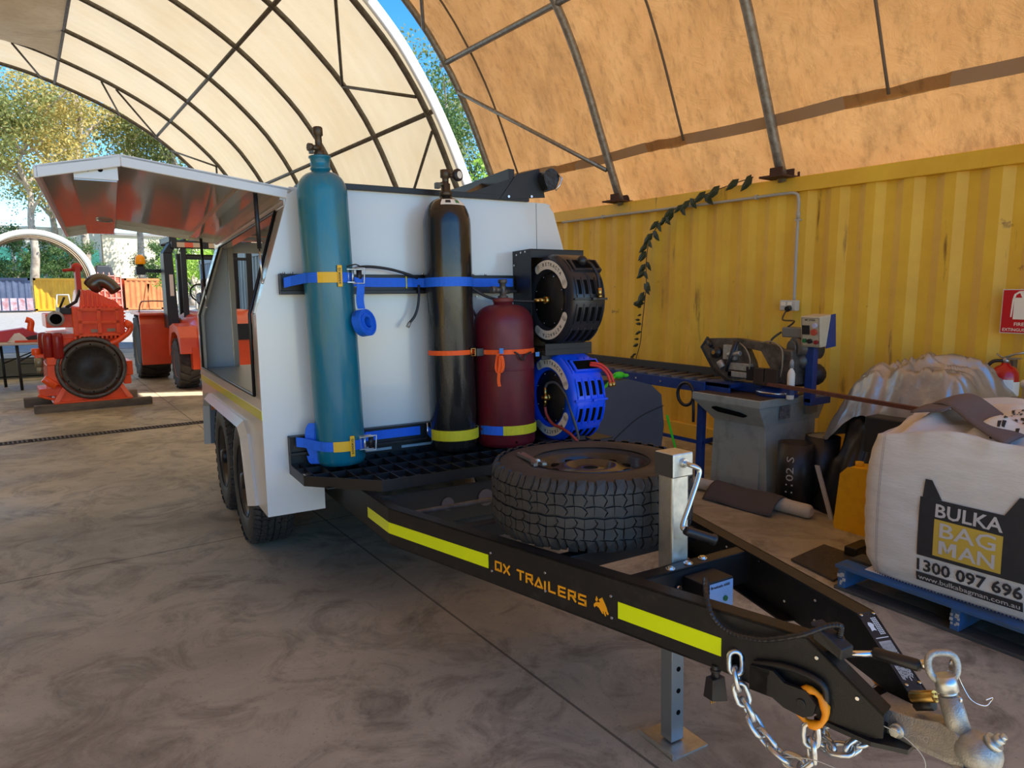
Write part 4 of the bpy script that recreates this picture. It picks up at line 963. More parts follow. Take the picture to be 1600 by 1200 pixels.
def reel(label,cz,body,name='hose_reel',face=1.575,wdt=.235,R=.262,cy=-1.13):
    t=thing(name,label,'hose reel',(face+wdt/2,cy,cz),TM)
    f=face
    prof_=[(.001,f+.02),(.16,f+.02),(.165,f),(.205,f-.004),(R-.03,f),(R-.008,f+.012),(R,f+.03),(R,f+wdt-.03),(R-.01,f+wdt-.01),(R-.03,f+wdt),(.001,f+wdt)]
    obj('reel_case',MB().lathe(prof_,c=(0,cy,cz),ax='x',n=64),body,t)
    obj('side_disc',MB().lathe([(.001,f+.012),(.158,f+.012),(.160,f+.02)],c=(0,cy,cz),ax='x',n=48),mat('black disc',(.01,.01,.01),.55),t)
    # ribs: bands and slots around the rim
    rm=MB()
    for gi,(a0,a1) in enumerate(((-68,-38),(-32,-6),(2,28),(36,62),(-104,-76),(-138,-112))):
        sm=MB()
        # angle measured from forward (-y) upward
        for k in range(5):
            x=f+.025+k*(wdt-.05)/4
            pts=[]
            for i in range(9):
                a=math.radians(-(a0+(a1-a0)*i/8)); pts.append((x,cy-(R+.001)*math.cos(a),cz-(R+.001)*math.sin(a)*1))
            rm.tube(pts,[.002]+[.0045]*7+[.002],6)
        if gi in (0,1,2,3,4):
            for k in range(4):
                if gi==4 and False: continue
                x=f+.025+(k+.5)*(wdt-.05)/4
                pts=[]; 
                for i in range(7):
                    a=math.radians(-(a0+4+(a1-a0-8)*i/6)); pts.append(Vector((x,cy-(R+.0012)*math.cos(a),cz-(R+.0012)*math.sin(a))))
                sm.strip(pts,Vector((1,0,0)),.020,.003)
                obj('vent_slot',sm,hole_shade,t); sm=MB()
    obj('rim_rib',rm,body,t)
    # equatorial seam flange and outlet
    obj('seam_flange',MB().box(f+.005,f+wdt-.005,cy-R-.008,cy-R+.01,cz-.006,cz+.006).box(f+wdt*.5,f+wdt*.6,cy-R-.025,cy-R,cz-.008,cz+.008),body,t,bevel=.002)
    a=math.radians(46); n_=Vector((0,-math.cos(a),math.sin(a))); up_=Vector((0,math.sin(a),math.cos(a))); c=Vector((f+wdt*.58,cy,cz))+n_*(R+.004)
    def bxo(mb,hx,hy,t0,t1,q=c):
        P=[q+Vector((sx*hx,0,0))+up_*(sy*hy)+n_*tt for tt in (t0,t1) for sx,sy in ((-1,-1),(1,-1),(1,1),(-1,1))]; mb.hexa(P)
    om=MB(); bxo(om,.095,.045,-.02,.008); obj('outlet_frame',om,body,t,bevel=.006)
    om=MB(); bxo(om,.08,.032,.0,.0095); ot=obj('outlet_opening',om,hole_shade,t)
    # arc labels with writing
    lm=MB(); tx=MB()
    for a0,a1,word,flip in ((25,118,'RETRACTA',0),(-122,-28,'RETRACTA',0)):
        def af(u,v): 
            a=math.radians(a0+(a1-a0)*u); r=.178+.052*v-(.0 if 0 else 0)
            # measured from forward (-y) through up
            return (f-.0055,cy-r*math.cos(a),cz+r*math.sin(a))
        lm.grid(16,2,af,False)
        for cu in ((a0,1),(a1,-1)):
            a=math.radians(cu[0]); e=Vector((f-.0055,cy-.204*math.cos(a),cz+.204*math.sin(a)))
            lm.add([e]+[e+Vector((0,.026*math.cos(q),.026*math.sin(q))) for q in [k*math.pi/8 for k in range(16)]],[(0,k+1,(k+1)%16+1) for k in range(16)])
        for k,ch in enumerate(word):
            ac=math.radians((a1-20-k*7.5) if not flip else (a0+20+k*7.5)); rc=.197
            if not flip: T_=Vector((0,-math.sin(ac),-math.cos(ac)))*(-1); U_=Vector((0,-math.cos(ac),math.sin(ac)))
            tang=Vector((0,-math.sin(ac),-math.cos(ac))); rad=Vector((0,-math.cos(ac),math.sin(ac)))
            o=Vector((f-.0066,cy,cz))+rad*(rc if 1 else rc)
            if flip: o=Vector((f-.0066,cy,cz))+rad*.214; 
            d1=tang if not flip else -tang; d2=rad if not flip else -rad
            # reading direction as seen from the left: +y away is to the left, so right is -y
            put_text(tx,ch,.028,lambda x,y,o=o,d1=d1,d2=d2:o+d1*x+d2*y,bold=.02)
    obj('arc_label',lm,labelw,t); obj('label_writing',tx,darkprint,t)
    m=MB()
    for k in range(8):
        a=math.pi/8+k*math.pi/4; m.cyl((f+.011,cy+.145*math.cos(a),cz+.145*math.sin(a)),(f+.007,cy+.145*math.cos(a),cz+.145*math.sin(a)),.005,8)
    obj('disc_screw',m,boltm,t)
    fi=MB().cyl((f+.012,cy,cz),(f-.02,cy,cz),.022,12).cyl((f-.02,cy,cz),(f-.045,cy+.015,cz),.014,6)
    return t,fi
r1,f1=reel('upper retractable hose reel in black plastic',1.485,mat('black reel plastic',(.022,.024,.03),.3))
obj('hose_fitting',f1.cyl((1.535,-1.115,1.485),(1.51,-1.09,1.484),.012,10),brass,r1)
obj('outlet_hose',MB().tube(smoothpath([(1.70,-1.33,1.69),(1.715,-1.365,1.68),(1.735,-1.39,1.63),(1.74,-1.405,1.575),(1.74,-1.41,1.545)],5),.009,8),blackpl,r1)
obj('hose_tip',MB().cyl((1.74,-1.41,1.545),(1.742,-1.412,1.50),.013,8).ball((1.742,-1.412,1.50),.014,8),brass,r1)
obj('hose_ball',MB().ball((1.68,-1.33,1.70),.03,12),blackpl,r1)
r2,f2=reel('lower retractable hose reel in bright blue plastic',.915,bluepl)
obj('hose_fitting',f2.cyl((1.55,-1.13,.915),(1.55,-1.13,.975),.011,8).cyl((1.55,-1.13,.915),(1.55,-1.125,.86),.011,8).ball((1.55,-1.135,.915),.022,10),brass,r2)
obj('grey_inlet_hose',MB().tube(smoothpath([(1.55,-1.13,.97),(1.555,-1.15,1.0),(1.57,-1.22,1.005),(1.575,-1.31,.94),(1.58,-1.36,.84),(1.60,-1.38,.74),(1.61,-1.38,.68)],6),.008,8),greyhose,r2)
obj('red_inlet_hose',MB().tube(smoothpath([(1.55,-1.125,.86),(1.552,-1.14,.81),(1.555,-1.20,.765),(1.565,-1.28,.75),(1.58,-1.35,.72),(1.60,-1.39,.68)],6),.009,8),redhose,r2)
obj('outlet_hose',MB().tube(smoothpath([(1.72,-1.34,1.11),(1.76,-1.38,1.10),(1.79,-1.41,1.06),(1.80,-1.425,1.01)],5),.008,8).tube(smoothpath([(1.73,-1.33,1.12),(1.78,-1.37,1.11),(1.82,-1.40,1.06),(1.83,-1.415,1.01)],5),.008,8),redhoseb,r2)
obj('hose_tip',MB().cyl((1.80,-1.425,1.01),(1.80,-1.427,.985),.013,8).cyl((1.83,-1.415,1.01),(1.83,-1.417,.985),.013,8),brass,r2)
# ------------------------------------------------------------------ spare wheel and wrench
sp=thing('spare_wheel','large black all-terrain spare wheel lying flat on the drawbar','wheel',(1.0,-2.315,.5735),TM)
MS=Matrix.Translation((1.0,-2.315,.574+.1325))
obj('tyre',MB().merge(tyre_mb(.402,.265,.222,npitch=36),MS),rubber,sp)
SR=obj('rim',MB().merge(rim_mb(.222,.265,.088),MS),rimblk,sp)
obj('rim_hole',MB().merge(holes_mb(.222,.088,10,.150,.020),MS),hole_shade,sp)
def ringtext(mb,word,r,a0,da,z,size):
    for k,ch in enumerate(word):
        if ch==' ': continue
        a=a0+da*k; R_=Vector((math.cos(a),math.sin(a),0)); T_=Vector((-math.sin(a),math.cos(a),0))*(1 if da>0 else -1)
        put_text(mb,ch,size,lambda x,y:MS@Vector(R_*(r)+T_*x-R_*y*(1 if da>0 else -1)+Vector((0,0,z))))
wr=thing('adjustable_wrench','chrome adjustable wrench lying on the flat spare tyre','wrench',(.76,-2.28,.842),TM)
wa=Vector((.775,-2.14,.8475)); wb=Vector((.745,-2.335,.8475)); wd2=(wb-wa).normalized(); wq=Vector((-wd2.y,wd2.x,0))
def wp(pts,z0,z1,n=None): return MB().prism([( (wa+wd2*t+wq*s).x,(wa+wd2*t+wq*s).y) for t,s in pts],lambda x,y,d:(x,y,d),z0,z1)
wm=mat('satin chrome',(.62,.62,.6),.28,metal=.95)
obj('handle',wp([(-.01,-.012),(0,-.016),(.03,-.014),(.14,-.010),(.15,-.018),(.17,-.026),(.195,-.024),(.21,-.032),(.205,-.012),(.18,.0),(.165,.004),(.15,.018),(.14,.010),(.03,.014),(0,.016),(-.01,.012)],.841,.853),wm,wr,bevel=.003)
obj('movable_jaw',wp([(.165,.006),(.185,.004),(.212,.004),(.215,.022),(.19,.028),(.165,.022)],.842,.852),wm,wr,bevel=.002)
obj('hang_hole',MB().cyl(( *(wa+wd2*.004).xy,.8532),(*(wa+wd2*.004).xy,.8536),.005,12),hole_shade,wr)
obj('adjusting_screw',MB().cyl(( *(wa+wd2*.158+wq*.004).xy,.854),(*(wa+wd2*.178+wq*.004).xy,.854),.006,10),wm,wr)
# ------------------------------------------------------------------ chains
def link_mb(c,t,nrm,L=.040,Wd=.024,r=.0062,n=16):
    """rounded oblong ring: t long axis, nrm axis normal to the ring plane"""
    t=t.normalized(); s=nrm.cross(t).normalized(); pts=[]
    h=(L-Wd)/2
    for i in range(n):
        a=2*math.pi*i/n; ca,sa=math.cos(a),math.sin(a)
        pts.append(c+t*(ca*Wd/2+(h if ca>1e-6 else (-h if ca<-1e-6 else 0)))+s*(sa*Wd/2))
    return MB().tube(pts,r,8,closed=True)
chm=mat('zinc chain',(.66,.68,.70),.28,metal=.9,noise=.3,nscale=60,col2=(.5,.5,.48))
def chain(label,pts,pitch=.032,L=.046,Wd=.028,r=.0058):
    P=smoothpath(pts,20); out=[P[0]]; acc=0
    for a,b in zip(P,P[1:]):
        d=(b-a).length
        while acc+d>=pitch:
            k=(pitch-acc)/d; a=a.lerp(b,k); out.append(a); d=(b-a).length; acc=0
        acc+=d
    root=thing('safety_chain',label,'chain',tuple(out[0]),TM)
    for i in range(len(out)-1):
        c=(out[i]+out[i+1])/2; t=(out[i+1]-out[i]).normalized()
        ref=Vector((0,0,1)) if abs(t.z)<.8 else Vector((.6,.8,0)).normalized()
        a=t.cross(ref).normalized(); b=t.cross(a).normalized()
        tw=math.radians(20*math.sin(i*1.7)); nrm=(a if i%2 else b); nrm=(nrm*math.cos(tw)+t.cross(nrm)*math.sin(tw)).normalized()
        obj('chain_link',link_mb(c,t,nrm,L+.012 if 0 else L,Wd,r),chm,root)
    return root
def rl(s,z,off=.02): 
    q=A0+dd*s+nn*off; return (q.x,q.y,z)
chain('left zinc safety chain looping from the slot in the left rail to its orange link',[rl(1.642,.468,.006),rl(1.648,.43,.016),rl(1.66,.39),rl(1.675,.35),rl(1.70,.31),rl(1.735,.27),rl(1.78,.242),rl(1.83,.235),rl(1.86,.26),rl(1.858,.31),rl(1.855,.368,.016)],.042,.061,.036,.0076)
def rr2(s,z,off=.02):
    q=A0+dd*s+nn*off; return (2-q.x,q.y,z)
chain('right zinc safety chain hanging in a bunch behind the left one',[rr2(1.60,.41,.02),rr2(1.62,.35),rr2(1.66,.29),(.99,-3.40,.262),(.93,-3.44,.262),(.94,-3.50,.275),(1.03,-3.50,.28),(1.09,-3.49,.30),rr2(1.85,.33,.016),rr2(1.855,.365,.016)],.042,.061,.036,.0076)
pk=thing('padlock','brass padlock hooked on the release handle of the trailer coupling','padlock',(1.0,-3.66,.45),TM)
obj('lock_body',MB().tube([(1.0,-3.630,.470),(1.0,-3.684,.497)],[.0145,.0145],16),brass,pk,bevel=.001)
obj('lock_housing',MB().tube([(1.0,-3.640,.452),(1.0,-3.682,.474)],[.013,.013],6),black,pk)
obj('shackle',MB().tube(smoothpath([(1.0,-3.684,.503),(1.0,-3.705,.512),(1.0,-3.735,.522),(1.0,-3.74,.512),(1.0,-3.71,.50),(1.0,-3.685,.491)],4),.003,8),boltm,pk)

bgm=mat('black nylon bag',(.012,.012,.016),.35,bump=.4,bscale=20)
tbg=top('tool_bag',MB().ball((.55,.55,1.045),.22,24,(1.3,.8,.22)).ball((.50,.5,1.075),.13,16,(1.4,.8,.35)),bgm,'low black bag lying on the grey shelf inside the trailer box','bag',TM)
obj('bag_handle',MB().tube(smoothpath([(.38,.42,1.08),(.42,.38,1.115),(.52,.38,1.12),(.56,.42,1.08)],4),.009,8),blackpl,tbg)
# ------------------------------------------------------------------ things on the container wall
X=5.695
cdm=mat('grey conduit',(.42,.41,.38),.5)
c=top('electrical_conduit',MB().tube(smoothpath([(X,6.95,2.445),(X,5.8,2.45),(X,4.6,2.447),(X,3.85,2.45),(X,3.70,2.44),(X,3.665,2.39),(X,3.66,2.25),(X,3.66,1.9),(X,3.655,1.50)],8),.0135,10),cdm,'grey conduit pipe along the top of the yellow container, bending down to a power outlet','conduit')
m=MB()
for y in (6.2,5.0,4.1): m.box(X-.018,X+.03,y-.01,y+.01,2.43,2.47)
m.box(X-.018,X+.03,3.64,3.68,2.20,2.215).cyl((X,3.66,2.22),(X,3.66,2.28),.018,10)
obj('saddle_clip',m,cdm,c)
pb=top('power_outlet',MB().box(5.635,5.70,3.60,3.76,1.405,1.50),mat('outlet plastic',(.55,.55,.52),.4),'small grey double power outlet below the conduit on the container wall','outlet',bevel=.008)
obj('switch',MB().box(5.63,5.636,3.70,3.745,1.45,1.485).box(5.63,5.636,3.64,3.68,1.455,1.485),labelw,pb)
obj('plug',MB().cyl((5.635,3.66,1.43),(5.60,3.66,1.42),.026,12),blackpl,pb)
# vine
vg=mat('vine leaf green',S(38,52,24),.5,noise=.5,nscale=6,col2=S(24,34,16))
vp=smoothpath([(5.70,4.15,2.64),(5.69,4.5,2.58),(5.68,4.85,2.50),(5.67,5.08,2.43),(5.67,5.28,2.30),(5.67,5.42,2.12),(5.67,5.46,1.9),(5.67,5.45,1.68),(5.67,5.47,1.45),(5.67,5.50,1.2),(5.67,5.52,1.0),(5.67,5.58,.82),(5.67,5.6,.70)],8)
vn=top('climbing_vine',MB().tube(vp,.005,5),mat('vine stem',(.09,.06,.035),.8),'leafy green vine creeping along and down the yellow container wall','vine',base=vp[0])
m=MB(); rnd=random.Random(3)
for i in list(range(0,66,4))+list(range(66,len(vp),2)):
    for k in range(2 if i<66 else 1):
        p=vp[i]+Vector((-.02,rnd.uniform(-.02,.02),rnd.uniform(-.03,.03))); s=rnd.choice((-1,1)); L=rnd.uniform(.12,.18) if i<66 else rnd.uniform(.06,.09)
        t=Vector((-.3*rnd.random(),s*.7,-.55-.4*rnd.random())).normalized(); q=t.cross(Vector((1,0,0.2))).normalized(); w=L*.22; n=t.cross(q)*.012
        if i>60: t=Vector((-.1,1*(1 if i%2 else .6),-.25+.3*rnd.random())).normalized(); q=t.cross(Vector((1,0,0))).normalized(); w=L*.2
        pts=[p,p+t*L*.3+q*w,p+t*L*.65+q*w*.8,p+t*L,p+t*L*.65-q*w*.8,p+t*L*.3-q*w,p+t*L*.5+n]
        m.add(pts,[(0,1,6),(1,2,6),(2,3,6),(3,4,6),(4,5,6),(5,0,6)])
obj('vine_leaves',m,vg,vn)
# rust scabs
# sign
sg=top('fire_extinguisher_sign',MB().box(5.672,5.68,1.79,2.02,1.286,1.594),mat('white sign border',(.68,.62,.57),.4),'red and white FIRE EXTINGUISHER sign high on the yellow container wall','sign')
obj('red_field',MB().box(5.670,5.673,1.796,2.014,1.292,1.588),mat('sign red',S(196,22,34),.4),sg)
m=MB().box(5.668,5.671,1.84,1.945,1.385,1.535)
m.prism([(1.945,1.52),(1.935,1.555),(1.91,1.57),(1.86,1.575),(1.86,1.585),(1.92,1.58),(1.948,1.56),(1.957,1.52),(1.962,1.40),(1.954,1.40)],lambda y,z,d:(d,y,z),5.668,5.671)
m.prism([(1.90,1.535),(1.915,1.57),(1.86,1.57),(1.875,1.535)],lambda y,z,d:(d,y,z),5.668,5.671)
obj('pictogram',m,labelw,sg)
m=MB(); put_text(m,'FIRE',.034,lambda x,y:(5.6695,1.905-x,1.34+y),bold=.01); put_text(m,'EXTINGUISHER',.030,lambda x,y:(5.6695,1.905-x,1.302+y),bold=.01,width=.195)
obj('sign_writing',m,labelw,sg)
# extinguisher
exr=mat('extinguisher red',S(190,18,28),.25,coat=.4)
ex=thing('fire_extinguisher','red fire extinguisher with a white label hanging below the sign','fire extinguisher',(5.58,1.93,.55))
obj('body',MB().lathe([(.07,.55),(.085,.57),(.088,.60),(.088,.98),(.082,1.02),(.06,1.055),(.03,1.07),(.025,1.085)],c=(5.58,1.93,0),n=32),exr,ex)
def ecyl(a0,a1,z0,z1,r): 
    return MB().grid(16,1,lambda u,v:(5.58+r*math.cos(math.radians(a0+(a1-a0)*u)),1.93+r*math.sin(math.radians(a0+(a1-a0)*u)),z0+(z1-z0)*v))
obj('white_band',ecyl(120,300,.86,.96,.0895),labelw,ex,label='white band of the label')
obj('paper_label',ecyl(185,235,.915,.975,.0905),mat('tag white',(.75,.75,.72),.6),ex)
obj('label_lines',ecyl(130,290,.845,.85,.0893).merge(ecyl(170,240,.80,.81,.0893)).merge(ecyl(180,230,.775,.78,.0893)).merge(ecyl(180,230,.75,.755,.0893)),labelw,ex)
obj('valve_head',MB().cyl((5.58,1.93,1.08),(5.58,1.93,1.12),.022,12).box(5.56,5.60,1.84,1.95,1.115,1.125).tube([(5.58,1.94,1.12),(5.58,1.88,1.15),(5.58,1.82,1.165)],.008,8).tube([(5.58,1.94,1.11),(5.58,1.99,1.145)],.006,8),mat('plated head',(.4,.4,.4),.3,metal=.8),ex)
obj('hose',MB().tube(smoothpath([(5.57,1.945,1.10),(5.55,2.0,1.09),(5.54,2.035,1.03),(5.54,2.045,.92),(5.54,2.045,.80),(5.545,2.04,.66)],5),.012,8),blackpl,ex)
obj('wall_hook',MB().box(5.65,5.73,1.91,1.95,.95,1.10),ironmid,ex)
# ------------------------------------------------------------------ workbench with tub
bmx=mat('blue grey bench steel',S(95,118,130),.5,noise=.5,nscale=20,col2=S(60,70,75))
wb_=thing('workbench','old bench with a worn timber top on a blue-grey steel frame at the right edge','workbench',(5.1,1.35,0))
obj('bench_top',MB().box(4.80,5.38,.75,1.81,.855,.88),mat('greasy timber top',S(112,88,58),.6,noise=.9,nscale=9,col2=S(45,34,24),bump=.2),wb_,bevel=.004)
obj('bench_frame',MB().box(4.81,4.85,.75,1.80,.785,.853).box(5.33,5.37,.75,1.80,.785,.853).box(4.81,5.37,1.76,1.80,.785,.853),bmx,wb_)
obj('frame_edge',MB().box(4.804,4.81,.78,1.76,.815,.832),mat('pale strip',(.55,.52,.47),.5),wb_)
for x in (4.81,5.32):
    for y in (1.75,.78): obj('leg',MB().box(x,x+.05,y,y+.05,0,.785),bmx,wb_)
tb=top('plastic_tub',MB().lathe([(.052,.88),(.058,.885),(.062,1.0),(.068,1.005),(.068,1.03),(.06,1.04),(.001,1.04)],c=(4.95,1.55,0),n=28),mat('cream tub',S(225,205,170),.4),'cream plastic tub with a white lid standing on the workbench','tub')
obj('lid',MB().lathe([(.070,1.003),(.071,1.035),(.066,1.046),(.001,1.048)],c=(4.95,1.55,0),n=28),mat('lid white',(.75,.73,.7),.4),tb)
obj('leaf_print',MB().prism([(1.585,.93),(1.57,.97),(1.55,.96),(1.535,.985),(1.525,.95),(1.55,.93),(1.565,.91)],lambda y,z,d:(d-.02,y,z),4.9105,4.912),mat('dark green print',S(25,60,35),.5),tb)
# ------------------------------------------------------------------ tarpaulins
def heap(x0,x1,y0,y1,z0,zf,seed,n=46,amp=.06,fr=6):
    from mathutils import noise as nz
    def f(u,v):
        x=x0+(x1-x0)*u; y=y0+(y1-y0)*v
        s=Vector((x*fr,y*fr,seed)); q=nz.noise(s*.6)*amp*1.6+max(0,.22-abs(nz.noise(s*.9+Vector((2,5,1)))))**1.0*amp*3.2+max(0,.16-abs(nz.noise(s*1.7+Vector((9,3,1)))))*amp*2.4-max(0,.12-abs(nz.noise(s*2.6+Vector((1,7,4)))))*amp*2
        z=zf(u,v)
        return (x+amp*.5*nz.noise(s*1.3+Vector((3,3,3))),y+amp*.5*nz.noise(s*1.1+Vector((7,1,2))),max(z0,z+q*min(1,4*min(u,1-u,v,1-v)+.25)))
    return MB().grid(n,n,f,True)
def prof1(u,v):
    e=min(u/.22,1)*min((1-u)/.1,1)*min(v/.12,1)*min((1-v)/.2,1)
    return .0+.70*max(0,e)**.6
bp=mat('black plastic sheet',(.014,.014,.016),.32,bump=.5,bscale=9)
top('black_plastic_sheet',heap(4.60,5.60,1.86,2.74,.0,prof1,4.2,amp=.10),bp,'crumpled black plastic sheet over a heap beside the bandsaw','plastic sheet')
def prof2(u,v):
    y=1.86+1.1*v
    ridge=1.08*math.exp(-((y-2.25)/.62)**4)+.0
    ridge-= .10*math.exp(-((y-2.42)/.05)**2)
    z=.80+(ridge-.80)*max(0,math.sin(math.pi*min(1,max(0,.12+u*.85))))**.7
    z-=.22*max(0,(.12-u)/.12)+.25*max(0,(v-.86)/.14)+.10*max(0,(.10-v)/.1)
    return z
st_=mat('silver tarpaulin',(.48,.48,.47),.32,metal=.6,noise=.5,nscale=5,col2=(.30,.29,.27),bump=.5,bscale=14)
top('silver_tarpaulin',heap(4.74,5.64,1.80,2.92,.5,prof2,1.7,n=90,amp=.085,fr=4.2),st_,'crumpled silver tarpaulin thrown over the black plastic against the yellow wall','tarpaulin')
top('grey_crate',MB().box(4.60,4.76,1.98,2.38,.50,.745),mat('dark crate',(.02,.022,.022),.5),'dark crate edge showing between the silver tarpaulin and the bulk bag','crate',bevel=.01)
top('white_batten',MB().prism([(2.50,0),(2.53,0),(2.66,.36),(2.63,.36)],lambda y,z,d:(d+.0*z,y,z),4.50,4.515),mat('grubby white batten',(.42,.40,.37),.6),'grubby white batten leaning by the black pipes','batten')
# ------------------------------------------------------------------ pipe offcuts
pm=mat('black poly pipe',(.014,.013,.013),.4,noise=.4,nscale=20,col2=(.035,.03,.027))
for i,(x,y,h,lb) in enumerate(((4.61,2.88,.47,'short black pipe offcut standing upright with white chalk numbers, nearer one'),(4.86,2.82,.50,'short black pipe offcut standing upright behind the numbered one'))):
    p=top('pipe_offcut',MB().lathe([(.125,0),(.125,h),(.104,h),(.104,0)],c=(x,y,0),n=40,closed=True),pm,lb,'pipe',base=(x,y,0),group=None)
    if i==0:
        m=MB()
        def onp(zv,s): 
            a=math.radians(195)+s/.126; return (x+.1265*math.cos(a),y+.1265*math.sin(a),zv)
        put_text(m,'1102 S',.075,lambda a,b:onp(.25+a,.02-b+.01),bold=.0,width=.27)
        obj('chalk_numbers',m,mat('white chalk',(.45,.43,.4),.8),p)
# ------------------------------------------------------------------ roll and mat on the floor
rm_=mat('dirty white foam',(.55,.50,.42),.9,noise=.4,nscale=9,col2=(.38,.32,.25),bump=.4,bscale=60)
top('foam_roll',MB().tube(smoothpath([(4.33,3.62,.052),(4.34,3.45,.056),(4.36,3.30,.05)],6),[.025,.042,.046,.047,.046,.045,.046,.046,.046,.045,.044,.042,.025],14),rm_,'grubby white foam roll on the floor in front of the blue table leg','roll')
top('foam_roll',MB().tube(smoothpath([(4.36,3.16,.05),(4.38,2.9,.052),(4.39,2.72,.05),(4.40,2.60,.05)],5),[.04,.052,.054,.052,.05,.05,.052,.054,.052,.05,.05,.05,.05,.05,.048,.03],14),rm_,'grubby white foam roll poking out from the right of the grey mat','roll')
def matf(u,v):
    x=4.14+.30*u; y=3.34-.56*v; z=.108-.10*((u-.62)/.62)**2 if u<.62 else .108-.10*((u-.62)/.5)**2
    z=max(.006,z+.008*math.sin(v*7+u*3)); return (x+.10*v*0+.04*v,y+.04*u,z)
top('felt_mat',MB().grid(12,20,matf),mat('grey felt',S(82,74,72),.95,bump=.4,bscale=200),'grey felt mat draped over the white foam rolls on the floor','mat',solid=.008)
# yellow jerry can
jm=mat('jerry can yellow',S(232,176,18),.45,noise=.5,nscale=14,col2=S(180,125,10),thr=(.5,.8),bump=.15,bscale=40)
jc=thing('jerry_can','yellow plastic jerry can standing behind the left side of the bulk bag','jerry can',(4.42,2.25,0))
obj('can_body',MB().prism([(2.41,.0),(2.42,.03),(2.395,.38),(2.345,.435),(2.10,.45),(2.08,.46),(2.08,0)],lambda y,z,d:(d,y,z),4.36,4.54),jm,jc,bevel=.02,seg=3)
obj('can_cap',MB().cyl((4.44,2.31,.435),(4.44,2.31,.465),.026,16),jm,jc)
obj('can_handle',MB().tube(smoothpath([(4.45,2.22,.46),(4.45,2.21,.49),(4.45,2.14,.49),(4.45,2.12,.46)],4),.012,8),jm,jc)
# chequer plate ramp on floor
cpm=mat('chequer plate',(.10,.085,.07),.5,metal=.5,noise=.5,nscale=20)
m=MB().hexa([(3.60,2.24,.004),(3.98,2.26,.004),(3.96,1.95,.004),(3.52,1.93,.004),(3.60,2.24,.016),(3.98,2.26,.016),(3.96,1.95,.016),(3.52,1.93,.016)])
cp_=top('chequer_plate',m,cpm,'dark steel chequer plate lying on the floor behind the blue pallet','plate')
m=MB()
for i in range(11):
    for j in range(8):
        cx_,cy_=3.60+i*.034,1.97+j*.036; a=.8 if (i+j)%2 else -.8; t=Vector((math.cos(a),math.sin(a),0))*.011; q=Vector((-t.y,t.x,0))*.25
        c_=Vector((cx_,cy_,.0165)); m.add([c_-t-q,c_+t-q,c_+t+q,c_-t+q,c_+Vector((0,0,.003))],[(0,1,4),(1,2,4),(2,3,4),(3,0,4)])
obj('raised_tread',m,cpm,cp_)
top('black_offcut',MB().box(3.92,4.12,2.02,2.10,0,.07),blackpl,'small black offcut on the floor between the pallet and the yellow jerry can','offcut',bevel=.008)
# ------------------------------------------------------------------ pallet and bulk bag
pb1=mat('worn blue pallet paint',S(40,98,160),.75,noise=.75,nscale=12,col2=S(70,80,78),thr=(.36,.6),bump=.4,bscale=60,stretch=(1,.3,1))
pb2=mat('bare pallet timber',S(88,84,74),.85,noise=.8,nscale=12,col2=S(40,50,58),thr=(.35,.7),bump=.4,bscale=60,stretch=(1,.3,1))
PM=Matrix.Translation((3.45,1.89,0))@Matrix.Rotation(math.radians(-2.5),4,'Z')   # local: x into the scene, -y towards the camera
pa=thing('pallet','worn blue timber pallet under the white bulk bag','pallet',(.58,-.58,0),PM)
for k in range(3):
    y=-.02-k*.56; obj('bearer',MB().box(.0,1.16,y-.04,y,.018,.118),pb1,pa,bevel=.003)
bw=.11
for k in range(8):
    x=k*.149; obj('top_board',MB().box(x,x+bw,-1.18,0,.118,.137),pb1 if k==0 else pb2,pa,bevel=.002)
for k in (0,3,7):
    x=k*.149; obj('bottom_board',MB().box(x,x+bw,-1.18,0,0,.018),pb2,pa,bevel=.002)
m=MB(); rnd=random.Random(5)
for k in range(3):
    y=-.04-k*.56
    for i in range(9): 
        a=rnd.uniform(-.016,.016); b=rnd.uniform(-.03,.03); s=rnd.uniform(.004,.009)
        m.box(-.0012,0,y+a-s,y+a+s,.068+b-s,.068+b+s)
obj('worn_mark',m,mat('chipped paint white',(.45,.45,.43),.8),pa)
BM=PM@Matrix.Translation((.55,-.575,.138))@Matrix.Rotation(math.radians(3.5),4,'Z')
bagm=mat('woven bag fabric',(.88,.84,.77),.65,noise=.25,nscale=5,col2=(.55,.48,.40),bump=.35,bscale=30,stretch=(1,1,4),trans=.12)
def bag_h(zz): return .495+.030*math.sin(math.pi*min(1,zz/.82))-.02*max(0,.08-zz)/.08
HN=8
def perim(a,h):
    c,s=math.cos(a),math.sin(a); k=(abs(c)**HN+abs(s)**HN)**(-1/HN); return c*k*h,s*k*h
from mathutils import noise as mnz
def ztop(a): return .77+.035*math.sin(a*2+.6)+.025*math.sin(a*5)+(.03 if math.cos(a)>0 else 0)
def bagf(u,v):
    a=2*math.pi*u+math.pi*.25; z=v*ztop(a); x,y=perim(a,bag_h(z)); s=Vector((x*3,y*3,z*9))
    q=.006*mnz.noise(s)+.004*mnz.noise(s*2.7)
    top_=max(0,(v-.86)/.14); q+=.02*top_*mnz.noise(Vector((x*8,y*8,1)))
    k=1+q/.5-.03*top_; return (x*k,y*k,z)
bg_=thing('bulk_bag','large white woven bulk bag printed BULKA BAG MAN, standing on the blue pallet','bag',(0,0,0),BM)
obj('bag_body',MB().grid(160,40,bagf),bagm,bg_,solid=.003)
obj('bag_base',MB().box(-.47,.47,-.47,.47,.0,.004),bagm,bg_)
def rimin(u,v):
    a=2*math.pi*u+math.pi*.25; zt=ztop(a); x,y=perim(a,bag_h(.78)*.965); d=v
    return (x*(1-.12*d-.02*math.sin(a*9)*d),y*(1-.12*d-.02*math.sin(a*7)*d),zt+.012*math.sin(d*3.14)-.06*d)
obj('rolled_rim',MB().grid(120,5,rimin),bagm,bg_)
